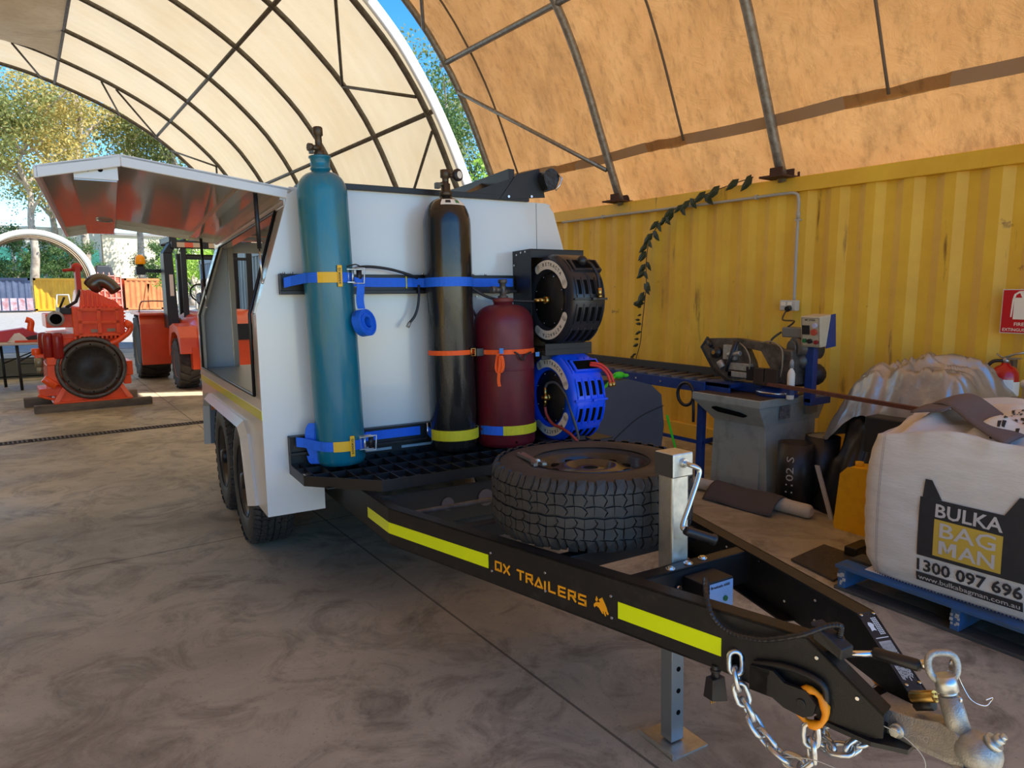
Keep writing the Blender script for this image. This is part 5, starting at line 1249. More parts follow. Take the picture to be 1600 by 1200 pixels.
def fill(u,v):
    x=-.44+.88*u; y=-.44+.88*v; s=Vector((x*4,y*4,2.2)); e=min(1,6*min(u,1-u,v,1-v)); return (x,y,.68+.12*e+.13*e*mnz.noise(s)+.05*e*mnz.noise(s*2.4))
obj('liner',MB().grid(50,50,fill),bagm,bg_,label='crumpled white liner inside the bag')
m=MB(); rnd=random.Random(11)
for i in range(120):
    u=rnd.uniform(.08,.4);v=rnd.uniform(.1,.5); s=rnd.uniform(.004,.012)
    P=[Vector(fill(u+du,v+dv))+Vector((0,0,.004)) for du,dv in ((-s,-s*.5),(s,-s*.5),(s*.7,s),(-s,s*.6))]; m.add(P,[(0,1,2,3)])
obj('liner_print',m,darkprint,bg_)
# front print: s to the right along the face (local -y), z up; surface just outside the weave
def face(s,z,off=.009):
    y=-s; h=bag_h(z); x=-((h**HN-min(abs(y),h*.98)**HN)**(1/HN)); return (x-off,y,z)
def facem(mb,pts,off,nx=12):
    (s0,z0),(s1,z1),(s2,z2),(s3,z3)=pts
    return mb.grid(nx,6,lambda u,v:face((s0+(s1-s0)*u)*(1-v)+(s3+(s2-s3)*u)*v,(z0+(z1-z0)*u)*(1-v)+(z3+(z2-z3)*u)*v,off),False)
s0=-.205; s1=.235
blk=mat('printed black',(.025,.025,.027),.6,noise=.3,nscale=30,col2=(.05,.05,.05))
m=MB(); facem(m,[(s0,.182),(s1,.182),(s1,.468),(s0,.473)],.009)
facem(m,[(s0+.010,.473),(s0+.095,.473),(s0+.045,.56),(s0+.015,.56)],.009,4); facem(m,[(s1-.095,.468),(s1-.010,.468),(s1-.015,.56),(s1-.045,.56)],.009,4)
facem(m,[(s0,.05),(s1,.05),(s1,.095),(s0,.095)],.009)
obj('black_print',m,blk,bg_)
m=MB(); facem(m,[(-.135,.200),(.145,.200),(.145,.375),(-.135,.38)],.0105); obj('gold_print',m,mat('gold print',S(212,178,70),.6),bg_)
wp_=mat('printed white',(.62,.58,.54),.6)
m=MB(); put_text(m,'BULKA',.088,lambda x,y:face(.004+x,.392+y,.0115),bold=.02,width=.275)
obj('white_print',m,wp_,bg_)
m=MB(); put_text(m,'BAG',.100,lambda x,y:face(.005+x,.298+y,.012),bold=.012,width=.23); put_text(m,'AN',.092,lambda x,y:face(.047+x,.216+y,.012),bold=.02,width=.146)
for P_ in ([(-.110,0),(-.093,0),(-.093,.065),(-.110,.065)],[(-.051,0),(-.034,0),(-.034,.065),(-.051,.065)],[(-.078,.012),(-.066,.012),(-.086,.065),(-.104,.065)],[(-.078,.012),(-.066,.012),(-.040,.065),(-.058,.065)]): m.add([face(a_,.216+b_,.0122) for a_,b_ in P_],[(0,1,2,3)])
obj('white_print',m,wp_,bg_)
m=MB(); put_text(m,'1300 097 696',.080,lambda x,y:face(.015+x,.108+y,.0105),bold=.025,width=.435)
obj('phone_print',m,blk,bg_)
m=MB(); put_text(m,'www.bulkabagman.com.au',.036,lambda x,y:face(.015+x,.060+y,.0115),bold=.012,width=.42)
obj('web_print',m,wp_,bg_)
m=MB()
for s in (-.40,-.408): m.grid(1,20,lambda u,v,s=s:face(s+.0015*u,.02+.72*v,.008),False)
obj('side_seam',m,mat('seam thread',(.25,.22,.25),.7),bg_)
m=MB()
for k in range(60): s=-.44+k*.0148; facem(m,[(s,.004),(s+.008,.004),(s+.008,.010),(s,.010)],.010,1)
obj('bottom_stitch',m,mat('blue stitching',S(40,40,110),.7),bg_)
# grey felt offcuts lying in the top of the bag
def felt(u,v):
    # strip over the edge of the bag: from the back left to the front right
    P0=Vector((-.02,.34,.86)); P1=Vector((-.36,-.12,.80)); c=P0.lerp(P1,v); wv=Vector((-.15,.09,0)); wv=Vector((.13,-.06,0))
    z=.035*math.sin(math.pi*v)+.05*math.sin(v*5+.5)*(1-v)-.03*u*u
    return c+Vector((-.16,.02,0))*(u-.5)*1.6+Vector((0,0,z))
obj('felt_offcut',MB().grid(8,18,felt),mat('grey brown felt',S(108,98,98),.95,bump=.4,bscale=150),bg_,solid=.008,label='grey felt offcut hanging over the rim')
obj('felt_offcut',MB().grid(6,8,lambda u,v:(-.30+.34*v,.22+.16*u-.05*v,.86+.03*math.sin(3*v)-.03*u)),mat('grey brown felt',S(108,98,98)),bg_,solid=.008)
# ------------------------------------------------------------------ grey poly tank
tk=thing('poly_tank','big dark grey plastic tank behind the blue hose reel with a green strap over it','tank',(3.75,4.15,0))
obj('tank_body',MB().prism([(3.38,.0),(3.34,.1),(3.36,.78),(3.44,.86),(3.62,.90),(3.82,.90),(4.06,.84),(4.18,.75),(4.22,.5),(4.16,.0)],lambda x,z,d:(x,d,z),3.82,4.55),greypl,tk,bevel=.03,seg=3)
obj('tank_line',MB().tube(smoothpath([(3.6,3.815,.40),(3.75,3.815,.50),(3.95,3.815,.60),(4.2,3.815,.66)],6),.004,5),mat('tank groove',(.02,.02,.022),.6),tk)
gs_=mat('lime strap',S(70,215,40),.5)
g=top('green_strap',MB().strip(smoothpath([(3.36,3.80,.66),(3.45,3.80,.80),(3.56,3.80,.88),(3.68,3.85,.925),(3.85,3.95,.925),(4.0,4.05,.90)],6),Vector((.2,.9,.3)),.028,.003),gs_,'lime green ratchet strap over the grey tank','strap')
obj('green_knot',MB().ball((3.75,3.87,.935),.04,10,(1.5,.8,.7)).ball((3.83,3.88,.925),.025,8,(1.5,.8,.6)),gs_,g)
obj('black_buckle',MB().box(3.52,3.62,3.82,3.86,.885,.915),blackpl,g,bevel=.006)
obj('strap_tail',MB().strip([(4.23,3.80,.58),(4.27,3.79,.45),(4.32,3.78,.30),(4.36,3.78,.05)],Vector((1,0,0)),.024,.003),gs_,g)
# ------------------------------------------------------------------ roller table
bl=mat('machine blue',S(28,62,130),.45,noise=.4,nscale=20,col2=S(18,36,80))
rt=thing('roller_table','long blue roller table running along the yellow wall to the bandsaw','roller table',(4.78,5.3,0))
obj('side_rail',MB().box(4.58,4.60,3.72,7.2,.745,.835),bl,rt,bevel=.003); obj('side_rail',MB().box(4.98,5.0,3.72,7.2,.745,.835),bl,rt,bevel=.003)
obj('guard_rail',MB().box(4.98,5.02,3.85,7.2,.835,.905),mat('dark rail',(.045,.043,.042),.6),rt)
rr=MB()
for k in range(24): y=3.82+k*.143; rr.cyl((4.60,y,.825),(4.98,y,.825),.024,12)
obj('roller_bed',rr,ironmid,rt)
for y in (3.72,6.9):
    for x in (4.575,4.955): obj('leg',MB().box(x,x+.05,y,y+.06,0,.745),bl,rt,bevel=.003)
obj('cross_brace',MB().box(4.6,4.98,3.74,3.76,.30,.34).box(4.585,4.60,3.72,6.9,.30,.33),bl,rt)
m=MB()
for k in range(9): m.cyl((4.58,3.9+k*.3,.79),(4.574,3.9+k*.3,.79),.009,8)
obj('bolt',m,boltm,rt)
top('hose_loop',MB().tube([(4.50,3.845+.085*math.cos(a),.725+.095*math.sin(a)) for a in [i*math.pi/10 for i in range(20)]],.014,8,closed=True).tube([(4.50,3.765,.72),(4.505,3.76,.6),(4.505,3.757,.50)],.012,8),blackpl,'black hose loop hanging on the end of the blue roller table','hose')
# ------------------------------------------------------------------ bandsaw
gm=mat('grey green machine enamel',S(158,162,152),.45,noise=.5,nscale=9,col2=S(105,105,90),thr=(.5,.75))
gd2=mat('dirty grey casting',S(110,100,88),.5,metal=.3,noise=.8,nscale=14,col2=S(55,48,42),bump=.2)
bs=thing('bandsaw','horizontal metal-cutting bandsaw on a grey cabinet by the yellow wall','bandsaw',(4.9,3.4,0))
cb=obj('cabinet',MB().hexa([(4.59,3.09,.0),(5.20,3.09,.0),(5.20,3.63,.0),(4.59,3.63,.0),(4.57,3.12,.56),(5.25,3.12,.56),(5.25,3.60,.56),(4.57,3.60,.56)]),gm,bs,bevel=.006)
obj('cabinet_door',MB().box(4.572,4.582,3.16,3.55,.04,.52),gm,cb,bevel=.003)
tr_=obj('coolant_tray',MB().hexa([(4.57,3.12,.545),(5.30,3.12,.545),(5.30,3.60,.545),(4.57,3.60,.545),(4.47,3.11,.70),(5.38,3.11,.70),(5.38,3.74,.70),(4.47,3.74,.70)]).box(4.47,5.38,3.10,3.75,.70,.76),gm,bs,bevel=.005)
obj('tray_slot',MB().prism([(3.56,.660),(3.52,.668),(3.30,.645),(3.24,.625),(3.26,.612),(3.50,.625),(3.56,.645)],lambda y,z,d:(d-(z-.545)*.62*0-.0,y,z),4.488,4.515),hole_shade,tr_)
obj('tray_bed',MB().box(4.49,5.36,3.12,3.73,.755,.763),mat('oily swarf',(.03,.022,.016),.6,noise=.6,nscale=30,col2=(.12,.06,.03)),tr_)
obj('label_plate',MB().box(4.72,4.84,3.088,3.10,.60,.70),mat('photo label',(.05,.055,.06),.4,noise=.8,nscale=30,col2=(.25,.25,.25)),tr_)
obj('rating_plate',MB().box(5.05,5.22,3.088,3.10,.61,.68),mat('grey plate',(.16,.17,.15),.4),tr_)
obj('turntable',MB().lathe([(.16,.76),(.16,.80),(.13,.81),(.13,.845),(.001,.845)],c=(4.85,3.22,0),n=36),bl,bs)
obj('steel_ring',MB().lathe([(.162,.785),(.165,.787),(.165,.797),(.162,.80)],c=(4.85,3.22,0),n=36,caps=False),boltm,bs)
obj('table_bracket',MB().box(4.62,5.0,3.50,3.86,.80,.835).box(4.62,4.64,3.50,3.86,.735,.835).box(4.80,4.98,3.3,3.6,.765,.84),bl,bs,bevel=.004)
out=[(3.915,1.105),(3.851,1.182),(3.57,1.197),(3.23,1.166),(3.124,1.098),(3.173,.978),(3.238,.972),(3.333,1.108),(3.483,1.124),(3.416,1.007),(3.392,.923),(3.44,.875),(3.594,.845),(3.636,.85),(3.794,.939)]
hd=obj('saw_bow',MB().prism(out,lambda y,z,d:(d,y,z),4.78,4.86),gd2,bs,bevel=.008)
obj('blade_cover_edge',MB().tube([(4.78,y,z) for y,z in [(3.60,.84),(3.65,.842),(3.80,.935),(3.925,1.105),(3.86,1.19)]],.012,6),blackpl,hd)
obj('bow_motor_arm',MB().hexa([(4.80,3.05,.86),(5.0,3.05,.86),(5.0,3.2,.86),(4.80,3.2,.86),(4.80,3.08,1.13),(5.0,3.08,1.13),(5.0,3.2,1.13),(4.80,3.2,1.13)]),gd2,bs,bevel=.01)
obj('tension_knob',MB().lathe([(.045,0),(.05,.01),(.05,.03),(.03,.035),(.02,.05),(.001,.052)],c=(4.775,3.75,1.07),ax=('m',Vector((-1,0,0)).to_track_quat('Z','Y').to_matrix()),n=18).cyl((4.77,3.85,1.16),(4.74,3.79,1.12),.018,8),blackpl,hd)
obj('knob_centre',MB().cyl((4.725,3.75,1.07),(4.715,3.75,1.07),.016,12),brass,hd)
m=MB().box(4.735,4.78,3.40,3.62,.94,1.0).box(4.72,4.77,3.42,3.60,.885,.93).cyl((4.74,3.70,1.0),(4.74,3.66,.95),.03,10).box(4.74,4.78,3.55,3.67,1.02,1.14).cyl((4.745,3.62,1.06),(4.745,3.50,1.08),.022,10)
obj('blade_guide',m,galv,hd,bevel=.004)
obj('guide_handle',MB().tube([(4.74,3.54,1.18),(4.73,3.60,1.0),(4.73,3.62,.92)],[.022,.016,.01],8),blackpl,hd)
obj('guide_block',MB().box(4.73,4.80,3.37,3.43,.87,.98).box(4.72,4.73,3.56,3.60,.87,.93),blackpl,hd,bevel=.003)
obj('coolant_hose',MB().tube(smoothpath([(4.77,3.53,1.16),(4.73,3.44,1.12),(4.72,3.39,1.04),(4.73,3.40,.96)],5),.006,6).tube(smoothpath([(4.80,3.36,1.17),(4.78,3.25,1.19),(4.76,3.14,1.14),(4.75,3.12,1.02),(4.76,3.14,.92)],5),.006,6),mat('tan hose',(.28,.22,.14),.6),hd)
obj('motor',MB().cyl((4.90,3.13,1.14),(5.08,3.02,1.14),.085,24).cyl((4.88,3.14,1.14),(4.90,3.13,1.14),.06,24).ball((4.95,3.08,1.04),.07,14),ironmid,bs)
obj('motor_box',MB().box(4.90,5.02,3.06,3.24,1.22,1.30,Matrix.Identity(4)),mat('grey motor box',(.17,.165,.15),.5),bs,bevel=.01)
obj('power_lead',MB().tube(smoothpath([(5.59,3.66,1.41),(5.3,3.5,1.34),(5.0,3.2,1.345),(4.92,3.2,1.30)],6),.008,6).tube(smoothpath([(4.90,3.24,1.26),(4.85,3.29,1.20),(4.83,3.30,1.12)],4),.009,6),blackpl,bs)
obj('hinge_casting',MB().lathe([(.08,.84),(.09,.9),(.06,1.0),(.07,1.04),(.001,1.05)],c=(5.0,3.12,0),n=20).ball((5.08,3.05,.93),.09,14),irondark,bs)
obj('vise_jaw',MB().box(4.66,4.72,3.22,3.31,.86,.985).box(4.66,4.70,3.10,3.21,.86,.99).box(4.70,4.78,3.1,3.33,.845,.87),mat('brown oiled steel',(.055,.038,.028),.5,metal=.4),bs,bevel=.003)
obj('control_post',MB().box(4.92,4.98,2.965,3.035,.72,1.16).box(4.92,5.2,2.97,3.03,.70,.76),bl,bs,bevel=.006)
pn=Matrix.Translation((4.86,2.97,1.275))@Matrix.Rotation(math.radians(-4),4,'Z')@Matrix.Rotation(math.radians(-6),4,'Y')
cpn=obj('control_box',MB().box(0,.16,-.085,.085,-.118,.118,pn),mat('cream control box',S(200,190,165),.4,noise=.3,nscale=10),bs,bevel=.012)
obj('panel_line',MB().tube([pn@Vector((-.001,y,z)) for y,z in ((-.072,-.105),(.072,-.105),(.072,.105),(-.072,.105))],.0015,5,closed=True),darkprint,cpn)
obj('blue_back',MB().hexa([pn@Vector(p) for p in ((.06,-.089,-.13),(.18,-.089,-.13),(.18,-.083,-.13),(.06,-.083,-.13),(.13,-.089,.118),(.18,-.089,.118),(.18,-.083,.118),(.13,-.083,.118))]),bl,cpn)
def btn(y,z,r,mm,n_): obj(n_,MB().tube([pn@Vector((0,y,z)),pn@Vector((-.02,y,z))],r,16),mm,cpn)
btn(-.038,.0,.024,mat('stop button red',S(190,80,60),.4),'stop_button'); btn(.045,-.068,.016,mat('green push',S(30,110,60),.4),'start_button'); btn(-.0,-.07,.018,blackpl,'selector_switch'); btn(-.055,-.075,.016,mat('dark red push',S(150,40,40),.4),'push_button'); btn(-.045,.05,.018,mat('white gauge',S(190,195,225),.3),'gauge')
obj('isolator',MB().box(-.012,0,.005,.065,-.02,.05,pn),blackpl,cpn,bevel=.003)
obj('model_mark',put_text(MB(),'MP 270SA',.02,lambda x,y:pn@Vector((-.0015,-x,.083+y)),bold=.02,width=.09),darkprint,cpn)
sb_=thing('spray_bottle','white aerosol lubricant can standing in front of the saw motor','can',(4.72,3.02,.765))
obj('can_body',MB().lathe([(.026,.765),(.028,.77),(.028,.96),(.02,.985),(.012,.995),(.012,1.01)],c=(4.72,3.02,0),n=20),labelw,sb_); obj('nozzle',MB().lathe([(.016,1.005),(.016,1.05),(.008,1.07),(.001,1.07)],c=(4.72,3.02,0),n=14),mat('grey nozzle',(.3,.3,.3),.4),sb_)
obj('can_print',MB().lathe([(.0283,.80),(.0285,.805),(.0285,.85),(.0283,.855)],c=(4.72,3.02,0),n=20,caps=False),mat('blue print',S(50,70,120),.4),sb_)
top('steel_bar',MB().box(-.02,.02,-.85,.85,-.013,.013,Matrix.Translation((4.57,2.50,.862))@Matrix.Rotation(math.atan2(-.27,1.62)*-1*-1,4,'Z')@Matrix.Rotation(-.012,4,'X')) if 0 else MB().hexa([(4.44,1.66,.835),(4.48,1.66,.835),(4.72,3.32,.858),(4.68,3.32,.858),(4.44,1.66,.860),(4.48,1.66,.860),(4.72,3.32,.884),(4.68,3.32,.884)]),mat('rusty bar',S(108,62,42),.7,noise=.6,nscale=25,col2=S(70,38,26)),'long rusty steel bar clamped in the bandsaw and reaching right','bar')
top('drum_stand',MB().box(4.42,4.52,1.70,1.78,.0,.834),irondark,'dark post propping the free end of the rusty bar, behind the bulk bag','stand')
# ------------------------------------------------------------------ red engine on a stand
EM=Matrix.Translation((.72,10.85,0))@Matrix.Rotation(math.radians(2),4,'Z')
en=thing('diesel_engine','bright red-orange diesel engine block with a big dark flywheel, on a stand on timber','engine',(0,.5,.10),EM)
fwz=.555
m=MB(); m.box(-.36,.36,.12,1.5,.30,.95); m.prism([(-.30,.95),(.30,.95),(.42,1.05),(-.42,1.0)],lambda x,z,d:(x,d,z),.15,1.4)
eb=obj('engine_block',m,orange_e,en,bevel=.015)
obj('bell_housing',MB().lathe([(.40,.0),(.42,.03),(.42,.12),(.36,.2)],c=(0,.0,fwz),ax='y',n=48,caps=False).lathe([(.30,.02),(.36,.06),(.36,.2),(.2,.2)],c=(0,0,fwz),ax='y',n=48),orange_e,en)
obj('flywheel_ring',MB().lathe([(.405,.0),(.42,-.012),(.40,-.03),(.372,-.03),(.365,-.01)],c=(0,0,fwz),ax='y',n=64,caps=False),ironmid,en)
obj('flywheel',MB().lathe([(.355,.01),(.355,-.028),(.285,-.03),(.275,-.01),(.10,-.006),(.07,-.02),(.001,-.022)],c=(0,0,fwz),ax='y',n=64),irondark,en)
m=MB().lathe([(.35,-.0285),(.35,-.031),(.292,-.033),(.292,-.030)],c=(0,0,fwz),ax='y',n=64,caps=False)
obj('flywheel_face',m,mat('turned iron face',(.10,.085,.07),.45,metal=.5,noise=.5,nscale=14),en)
m=MB()
for k in range(12):
    a=2*math.pi*k/12; m.cyl((.32*math.cos(a),-.033,fwz+.32*math.sin(a)),(.32*math.cos(a),-.036,fwz+.32*math.sin(a)),.010,8)
obj('bolt_hole',m,hole_shade,en)
# stand: trapezoid plate with side gussets
obj('stand_plate',MB().prism([(-.42,.115),(.42,.115),(.30,.36),(-.28,.36)],lambda x,z,d:(x,d,z),.03,.06).box(-.46,.46,-.02,.5,.10,.125),orange_e,en,bevel=.004)
for s in (1,-1): obj('stand_gusset',MB().hexa([(s*.40,-.02,.12),(s*.47,-.02,.12),(s*.47,.4,.12),(s*.40,.4,.12),(s*.24,.0,.42),(s*.29,.0,.42),(s*.29,.3,.42),(s*.24,.3,.42)]),orange_e,en)
# aftercooler box
m=MB().box(-.17,.44,.05,1.2,.98,1.36); ac_=obj('aftercooler_box',m,orange_e,en,bevel=.015)
m=MB()
for x in (-.09,.13,.35): m.box(x-.022,x+.022,-.015,.06,1.0,1.34)
for z in (1.0,1.17,1.34): m.box(-.11,.37,-.015,.06,z-.02,z+.02)
for k in range(12): m.box(-.17+k*.052,-.145+k*.052,.0,1.2,.945,.985); m.box(-.17+k*.052,-.145+k*.052,.03,1.2,1.35,1.375)
for k in range(8): m.box(.43,.455,.04,1.2,1.0+k*.045,1.02+k*.045)
obj('cooler_rib',m,orange_e,ac_)
m=MB().prism([(-.08,1.36),(.42,1.36),(.36,1.44),(.05,1.60),(-.04,1.58)],lambda x,z,d:(x,d,z),.10,1.1)
for k in range(8): x=-.03+k*.055; m.box(x-.014,x+.014,.07,1.0,1.37,1.60-.02*k-(.02*k if k>3 else 0))
obj('ribbed_cover',m,orange_e,ac_,bevel=.008)
obj('data_plate',MB().box(.03,.13,.040,.05,1.03,1.07).box(.22,.32,.040,.05,1.035,1.075),mat('data plate',(.4,.38,.25),.4,noise=.6,nscale=60),ac_)
obj('exhaust_elbow',MB().tube(smoothpath([(.10,.45,1.62),(.22,.42,1.72),(.33,.38,1.68),(.40,.34,1.58)],5),[.10,.11,.12,.12,.115,.11,.105,.10,.095,.09,.09,.085,.085,.08,.08,.08],20),mat('heat tinted steel',(.12,.10,.08),.3,metal=.8),en)
obj('inlet_flange',MB().lathe([(.06,-.10),(.10,-.10),(.10,-.06),(.07,-.05),(.07,.1)],c=(-.36,.1,1.22),ax='y',n=32,caps=False),mat('pale flange',(.45,.42,.40),.5,metal=.4),en)
obj('inlet_pipe',MB().cyl((-.36,.02,1.22),(-.36,.5,1.22),.075,24).box(-.46,-.10,.15,.9,1.10,1.28),orange_e,en,bevel=.01)
obj('inlet_bore',MB().cyl((-.36,-.045,1.22),(-.36,-.03,1.22),.068,24),hole_shade,en)
for k,(x,y) in enumerate(((-.46,.05),(-.36,.0),(-.50,.25))): obj('oil_filter',MB().lathe([(.05,.70),(.062,.72),(.065,.98),(.055,1.03),(.02,1.04)],c=(x,y,0),n=24),red_e,en)
m=MB().box(-.50,-.30,-.02,.4,.62,.72).box(-.50,-.34,.0,.8,.35,.62).cyl((-.60,.1,.75),(-.60,.1,.84),.05,14).box(-.62,-.48,.05,.2,.70,.76).cyl((-.52,.2,.30),(-.35,.2,.30),.10,18).cyl((-.55,.0,.45),(-.42,.0,.34),.05,14)
m.box(-.60,-.30,.1,.6,.20,.30).tube(smoothpath([(-.62,.1,.22),(-.5,.1,.17),(-.35,.1,.13)],4),.02,8)
obj('side_castings',m,orange_e,en,bevel=.008)
obj('pump',MB().cyl((-.58,.05,.60),(-.58,.05,.72),.05,14).cyl((-.58,.02,.52),(-.58,.02,.60),.03,12),mat('dull aluminium',(.3,.28,.2),.4,metal=.7),en)
obj('coolant_pipe',MB().tube(smoothpath([(.20,.02,.86),(.32,.0,.90),(.42,.0,.97),(.48,.0,1.03),(.50,.0,1.12),(.46,.05,1.16)],5),.035,12).ball((.48,.0,1.12),.055,12),orange_e,en)
obj('right_casting',MB().box(.36,.50,.05,.5,.42,.62).box(.38,.47,.05,.3,.30,.42),orange_e,en,bevel=.01)
obj('top_bracket',MB().box(-.06,.0,.4,.6,1.36,1.9).ball((-.03,.5,1.9),.07,12).tube([(-.03,.5,1.88),(-.20,.5,1.86)],.02,8),mat('bright red steel',S(190,50,28),.5),en)
obj('linkage',MB().tube([(-.22,.2,1.36),(-.10,.2,1.44),(-.04,.2,1.60)],.02,8).box(-.30,-.16,.1,.6,1.28,1.36).tube([(-.28,.3,1.36),(-.22,.3,1.50)],.015,6),irondark,en)
slm=mat('grey sleeper timber',S(120,108,92),.85,noise=.8,nscale=8,col2=S(66,62,56),bump=.5,bscale=40,stretch=(.3,1,1))
sl1=top('timber_beam',MB().box(-.68,.70,-.06,.06,.0,.10),slm,'long grey timber beam under the front of the red engine stand','timber',EM,bevel=.005)
top('timber_beam',MB().box(-.76,-.2,.62,.78,.0,.12),slm,'short grey timber block under the back left of the red engine','timber',EM,bevel=.005)
top('timber_beam',MB().box(.40,.64,.75,.90,.0,.12),mat('pale timber',S(160,150,135),.85,noise=.5),'pale timber block under the back right of the red engine','timber',EM,bevel=.005)
# ------------------------------------------------------------------ folding table with red parts
ft=thing('folding_table','white folding table with black legs left of the red engine','table',(-.3,13.9,0))
obj('table_top',MB().box(-1.3,.38,13.5,14.25,.725,.765),mat('ivory table top',(.6,.55,.48),.5),ft,bevel=.01)
lg=mat('black table leg',(.015,.015,.015),.5)
for x,y in ((-.10,13.55),(-.32,14.15),(-1.2,13.55),(-1.2,14.15)): obj('leg',MB().tube([(x,y,.725),(x+.02,y,0)],.022,8),lg,ft)
obj('leg_brace',MB().tube([(-.1,13.6,.45),(.35,13.9,.70)],.012,6).tube([(-.3,14.1,.4),(.3,14.0,.66)],.012,6).tube([(-.1,13.58,.25),(.36,13.58,.25)],.010,6).tube([(-.1,13.58,.42),(.36,13.58,.42)],.010,6),lg,ft)
top('red_guard',MB().prism([(-.55,.77),(.25,.77),(.25,.86),(.0,.98),(-.55,.90)],lambda x,z,d:(x,d,z),13.8,14.2),mat('crimson enamel',S(200,40,50),.4),'red engine cover lying at the back of the folding table','engine part',bevel=.01)
top('orange_tray',MB().box(-.12,.36,13.52,13.72,.767,.80),mat('orange tray',S(225,80,30),.5),'flat orange tray on the front edge of the folding table','tray',bevel=.006)
top('red_fitting',MB().tube(smoothpath([(.12,13.9,.80),(.10,13.9,.95),(.12,13.9,1.08),(.05,13.9,1.12)],4),.05,10).cyl((.12,13.9,.77),(.2,13.9,.80),.08,12),orange_e,'bent red pipe fitting standing on the folding table','pipe')
top('dark_bracket',MB().hexa([(-.05,13.6,.80),(.36,13.6,.80),(.36,13.75,.80),(-.05,13.75,.80),(.1,13.6,.86),(.36,13.6,.90),(.36,13.75,.90),(.1,13.75,.86)]),irondark,'dark metal bracket lying on the orange tray','bracket')
top('plastic_wrap',heap(-.22,.08,13.55,13.85,.766,lambda u,v:.77+.12*math.sin(math.pi*u)*math.sin(math.pi*v),8.1,n=14,amp=.03,fr=14),mat('clear wrap',(.6,.55,.55),.3),'crumpled clear plastic wrap on the folding table','wrap')
top('steel_trough',MB().box(-1.6,.36,15.4,15.44,.03,.34).box(-1.6,.36,15.9,15.94,.03,.34).box(-1.6,.36,15.4,15.94,.0,.05),mat('dull green grey steel',(.10,.105,.085),.6),'long low grey steel trough on the floor behind the folding table','trough')
# ------------------------------------------------------------------ forklift
fk=thing('forklift','red-orange rough-terrain forklift with a black cab frame, parked behind the trailer','forklift',(2.9,13.2,0))
fb=mat('forklift black',(.015,.015,.016),.45)
tfm=mat('forklift tyre',(.03,.027,.024),.75,noise=.5,nscale=8,col2=(.09,.075,.06))
def fwheel(x0,x1,y,R,ri,rimc):
    m=MB(); w=x1-x0; c=(x0+x1)/2
    m.lathe([(ri,-w*.45),(ri+.08,-w*.5),(R-.05,-w*.5),(R-.02,-w*.42),(R-.02,w*.42),(R-.05,w*.5),(ri+.08,w*.5),(ri,w*.45)],c=(c,y,R),ax='x',n=40)
    n=18
    for k in range(n):
        for s in (1,-1):
            a=2*math.pi*(k+(.5 if s>0 else 0))/n; da=.13
            P=[]
            for rr_ in (R-.03,R):
                for (xx,aa) in ((0.0,a-da*.3+.13),(0.0,a+da*.7+.13),(s*w*.5,a+da*.5-.02),(s*w*.5,a-da*.5-.02)):
                    P.append((c+xx,y+rr_*math.cos(aa),R+rr_*math.sin(aa)))
            m.hexa(P)
    o=obj('tyre',m,tfm,fk); obj('wheel_rim',MB().lathe([(ri+.01,-w*.47),(ri-.03,-w*.30),(ri-.05,-w*.1),(.08,-w*.05),(.07,-w*.2),(.001,-w*.2)],c=(c,y,R),ax='x',n=32,caps=False),rimc,o)
rimo=mat('faded pink rim',S(200,120,100),.5); rimw=mat('ivory rim',(.5,.45,.38),.5)
fwheel(2.0,2.30,12.35,.41,.22,rimo); fwheel(3.45,3.75,12.35,.41,.22,rimo)
fwheel(1.68,2.16,14.25,.58,.33,rimw); fwheel(3.65,4.1,14.25,.58,.33,rimw)
def hood(u,v):
    y=11.75+1.7*v; a=math.pi*u; w=.72*(1-.12*(1-v)**2); 
    k=min(1,.35+2.2*v)**.5
    return (2.88-w*math.cos(a)*(abs(math.cos(a))**-.35 if abs(math.cos(a))>1e-3 else 0),y,.62+(.66*k)*math.sin(a)**.55)
obj('hood',MB().grid(28,16,hood).prism([(2.16,.35),(3.60,.35),(3.60,.70),(2.16,.70)],lambda x,z,d:(x,d,z),11.78,13.4),fork_o,fk)
obj('counterweight',MB().box(2.25,3.5,11.68,12.0,.32,.86),fork_o,fk,bevel=.06,seg=4)
obj('rear_grille',MB().box(2.55,3.2,11.66,11.69,.80,1.06).box(3.05,3.55,11.675,11.70,.45,.62),fb,fk)
m=MB().prism([(11.80,.60),(11.85,.85),(12.05,1.02),(12.4,1.06),(12.75,1.0),(12.9,.7),(12.9,.5),(12.8,.5),(12.72,.75),(12.55,.90),(12.3,.93),(12.08,.88),(11.95,.72),(11.92,.60)],lambda y,z,d:(d,y,z),2.0,2.30)
obj('rear_fender',m,fork_o,fk,bevel=.01)
obj('front_fender',MB().box(1.66,2.18,13.50,13.54,.30,1.02).box(1.66,2.18,13.50,14.7,1.16,1.20).hexa([(1.66,13.5,1.0),(2.18,13.5,1.0),(2.18,13.56,1.0),(1.66,13.56,1.0),(1.66,13.6,1.18),(2.18,13.6,1.18),(2.18,13.66,1.2),(1.66,13.66,1.2)]),fork_o,fk,bevel=.01)
obj('front_fender',MB().box(3.62,4.12,13.50,13.54,.30,1.02).box(3.62,4.12,13.50,14.7,1.16,1.20),fork_o,fk,bevel=.01)
m=MB()
m.hexa([(2.03,13.0,.95),(2.21,13.0,.95),(2.21,13.4,.95),(2.03,13.4,.95),(2.02,13.0,2.22),(2.16,13.0,2.22),(2.16,13.35,2.22),(2.02,13.35,2.22)]).hexa([(2.02,13.0,2.22),(2.16,13.0,2.22),(2.16,13.35,2.22),(2.02,13.35,2.22),(2.14,13.0,2.40),(2.24,13.0,2.40),(2.24,13.35,2.40),(2.14,13.35,2.40)])
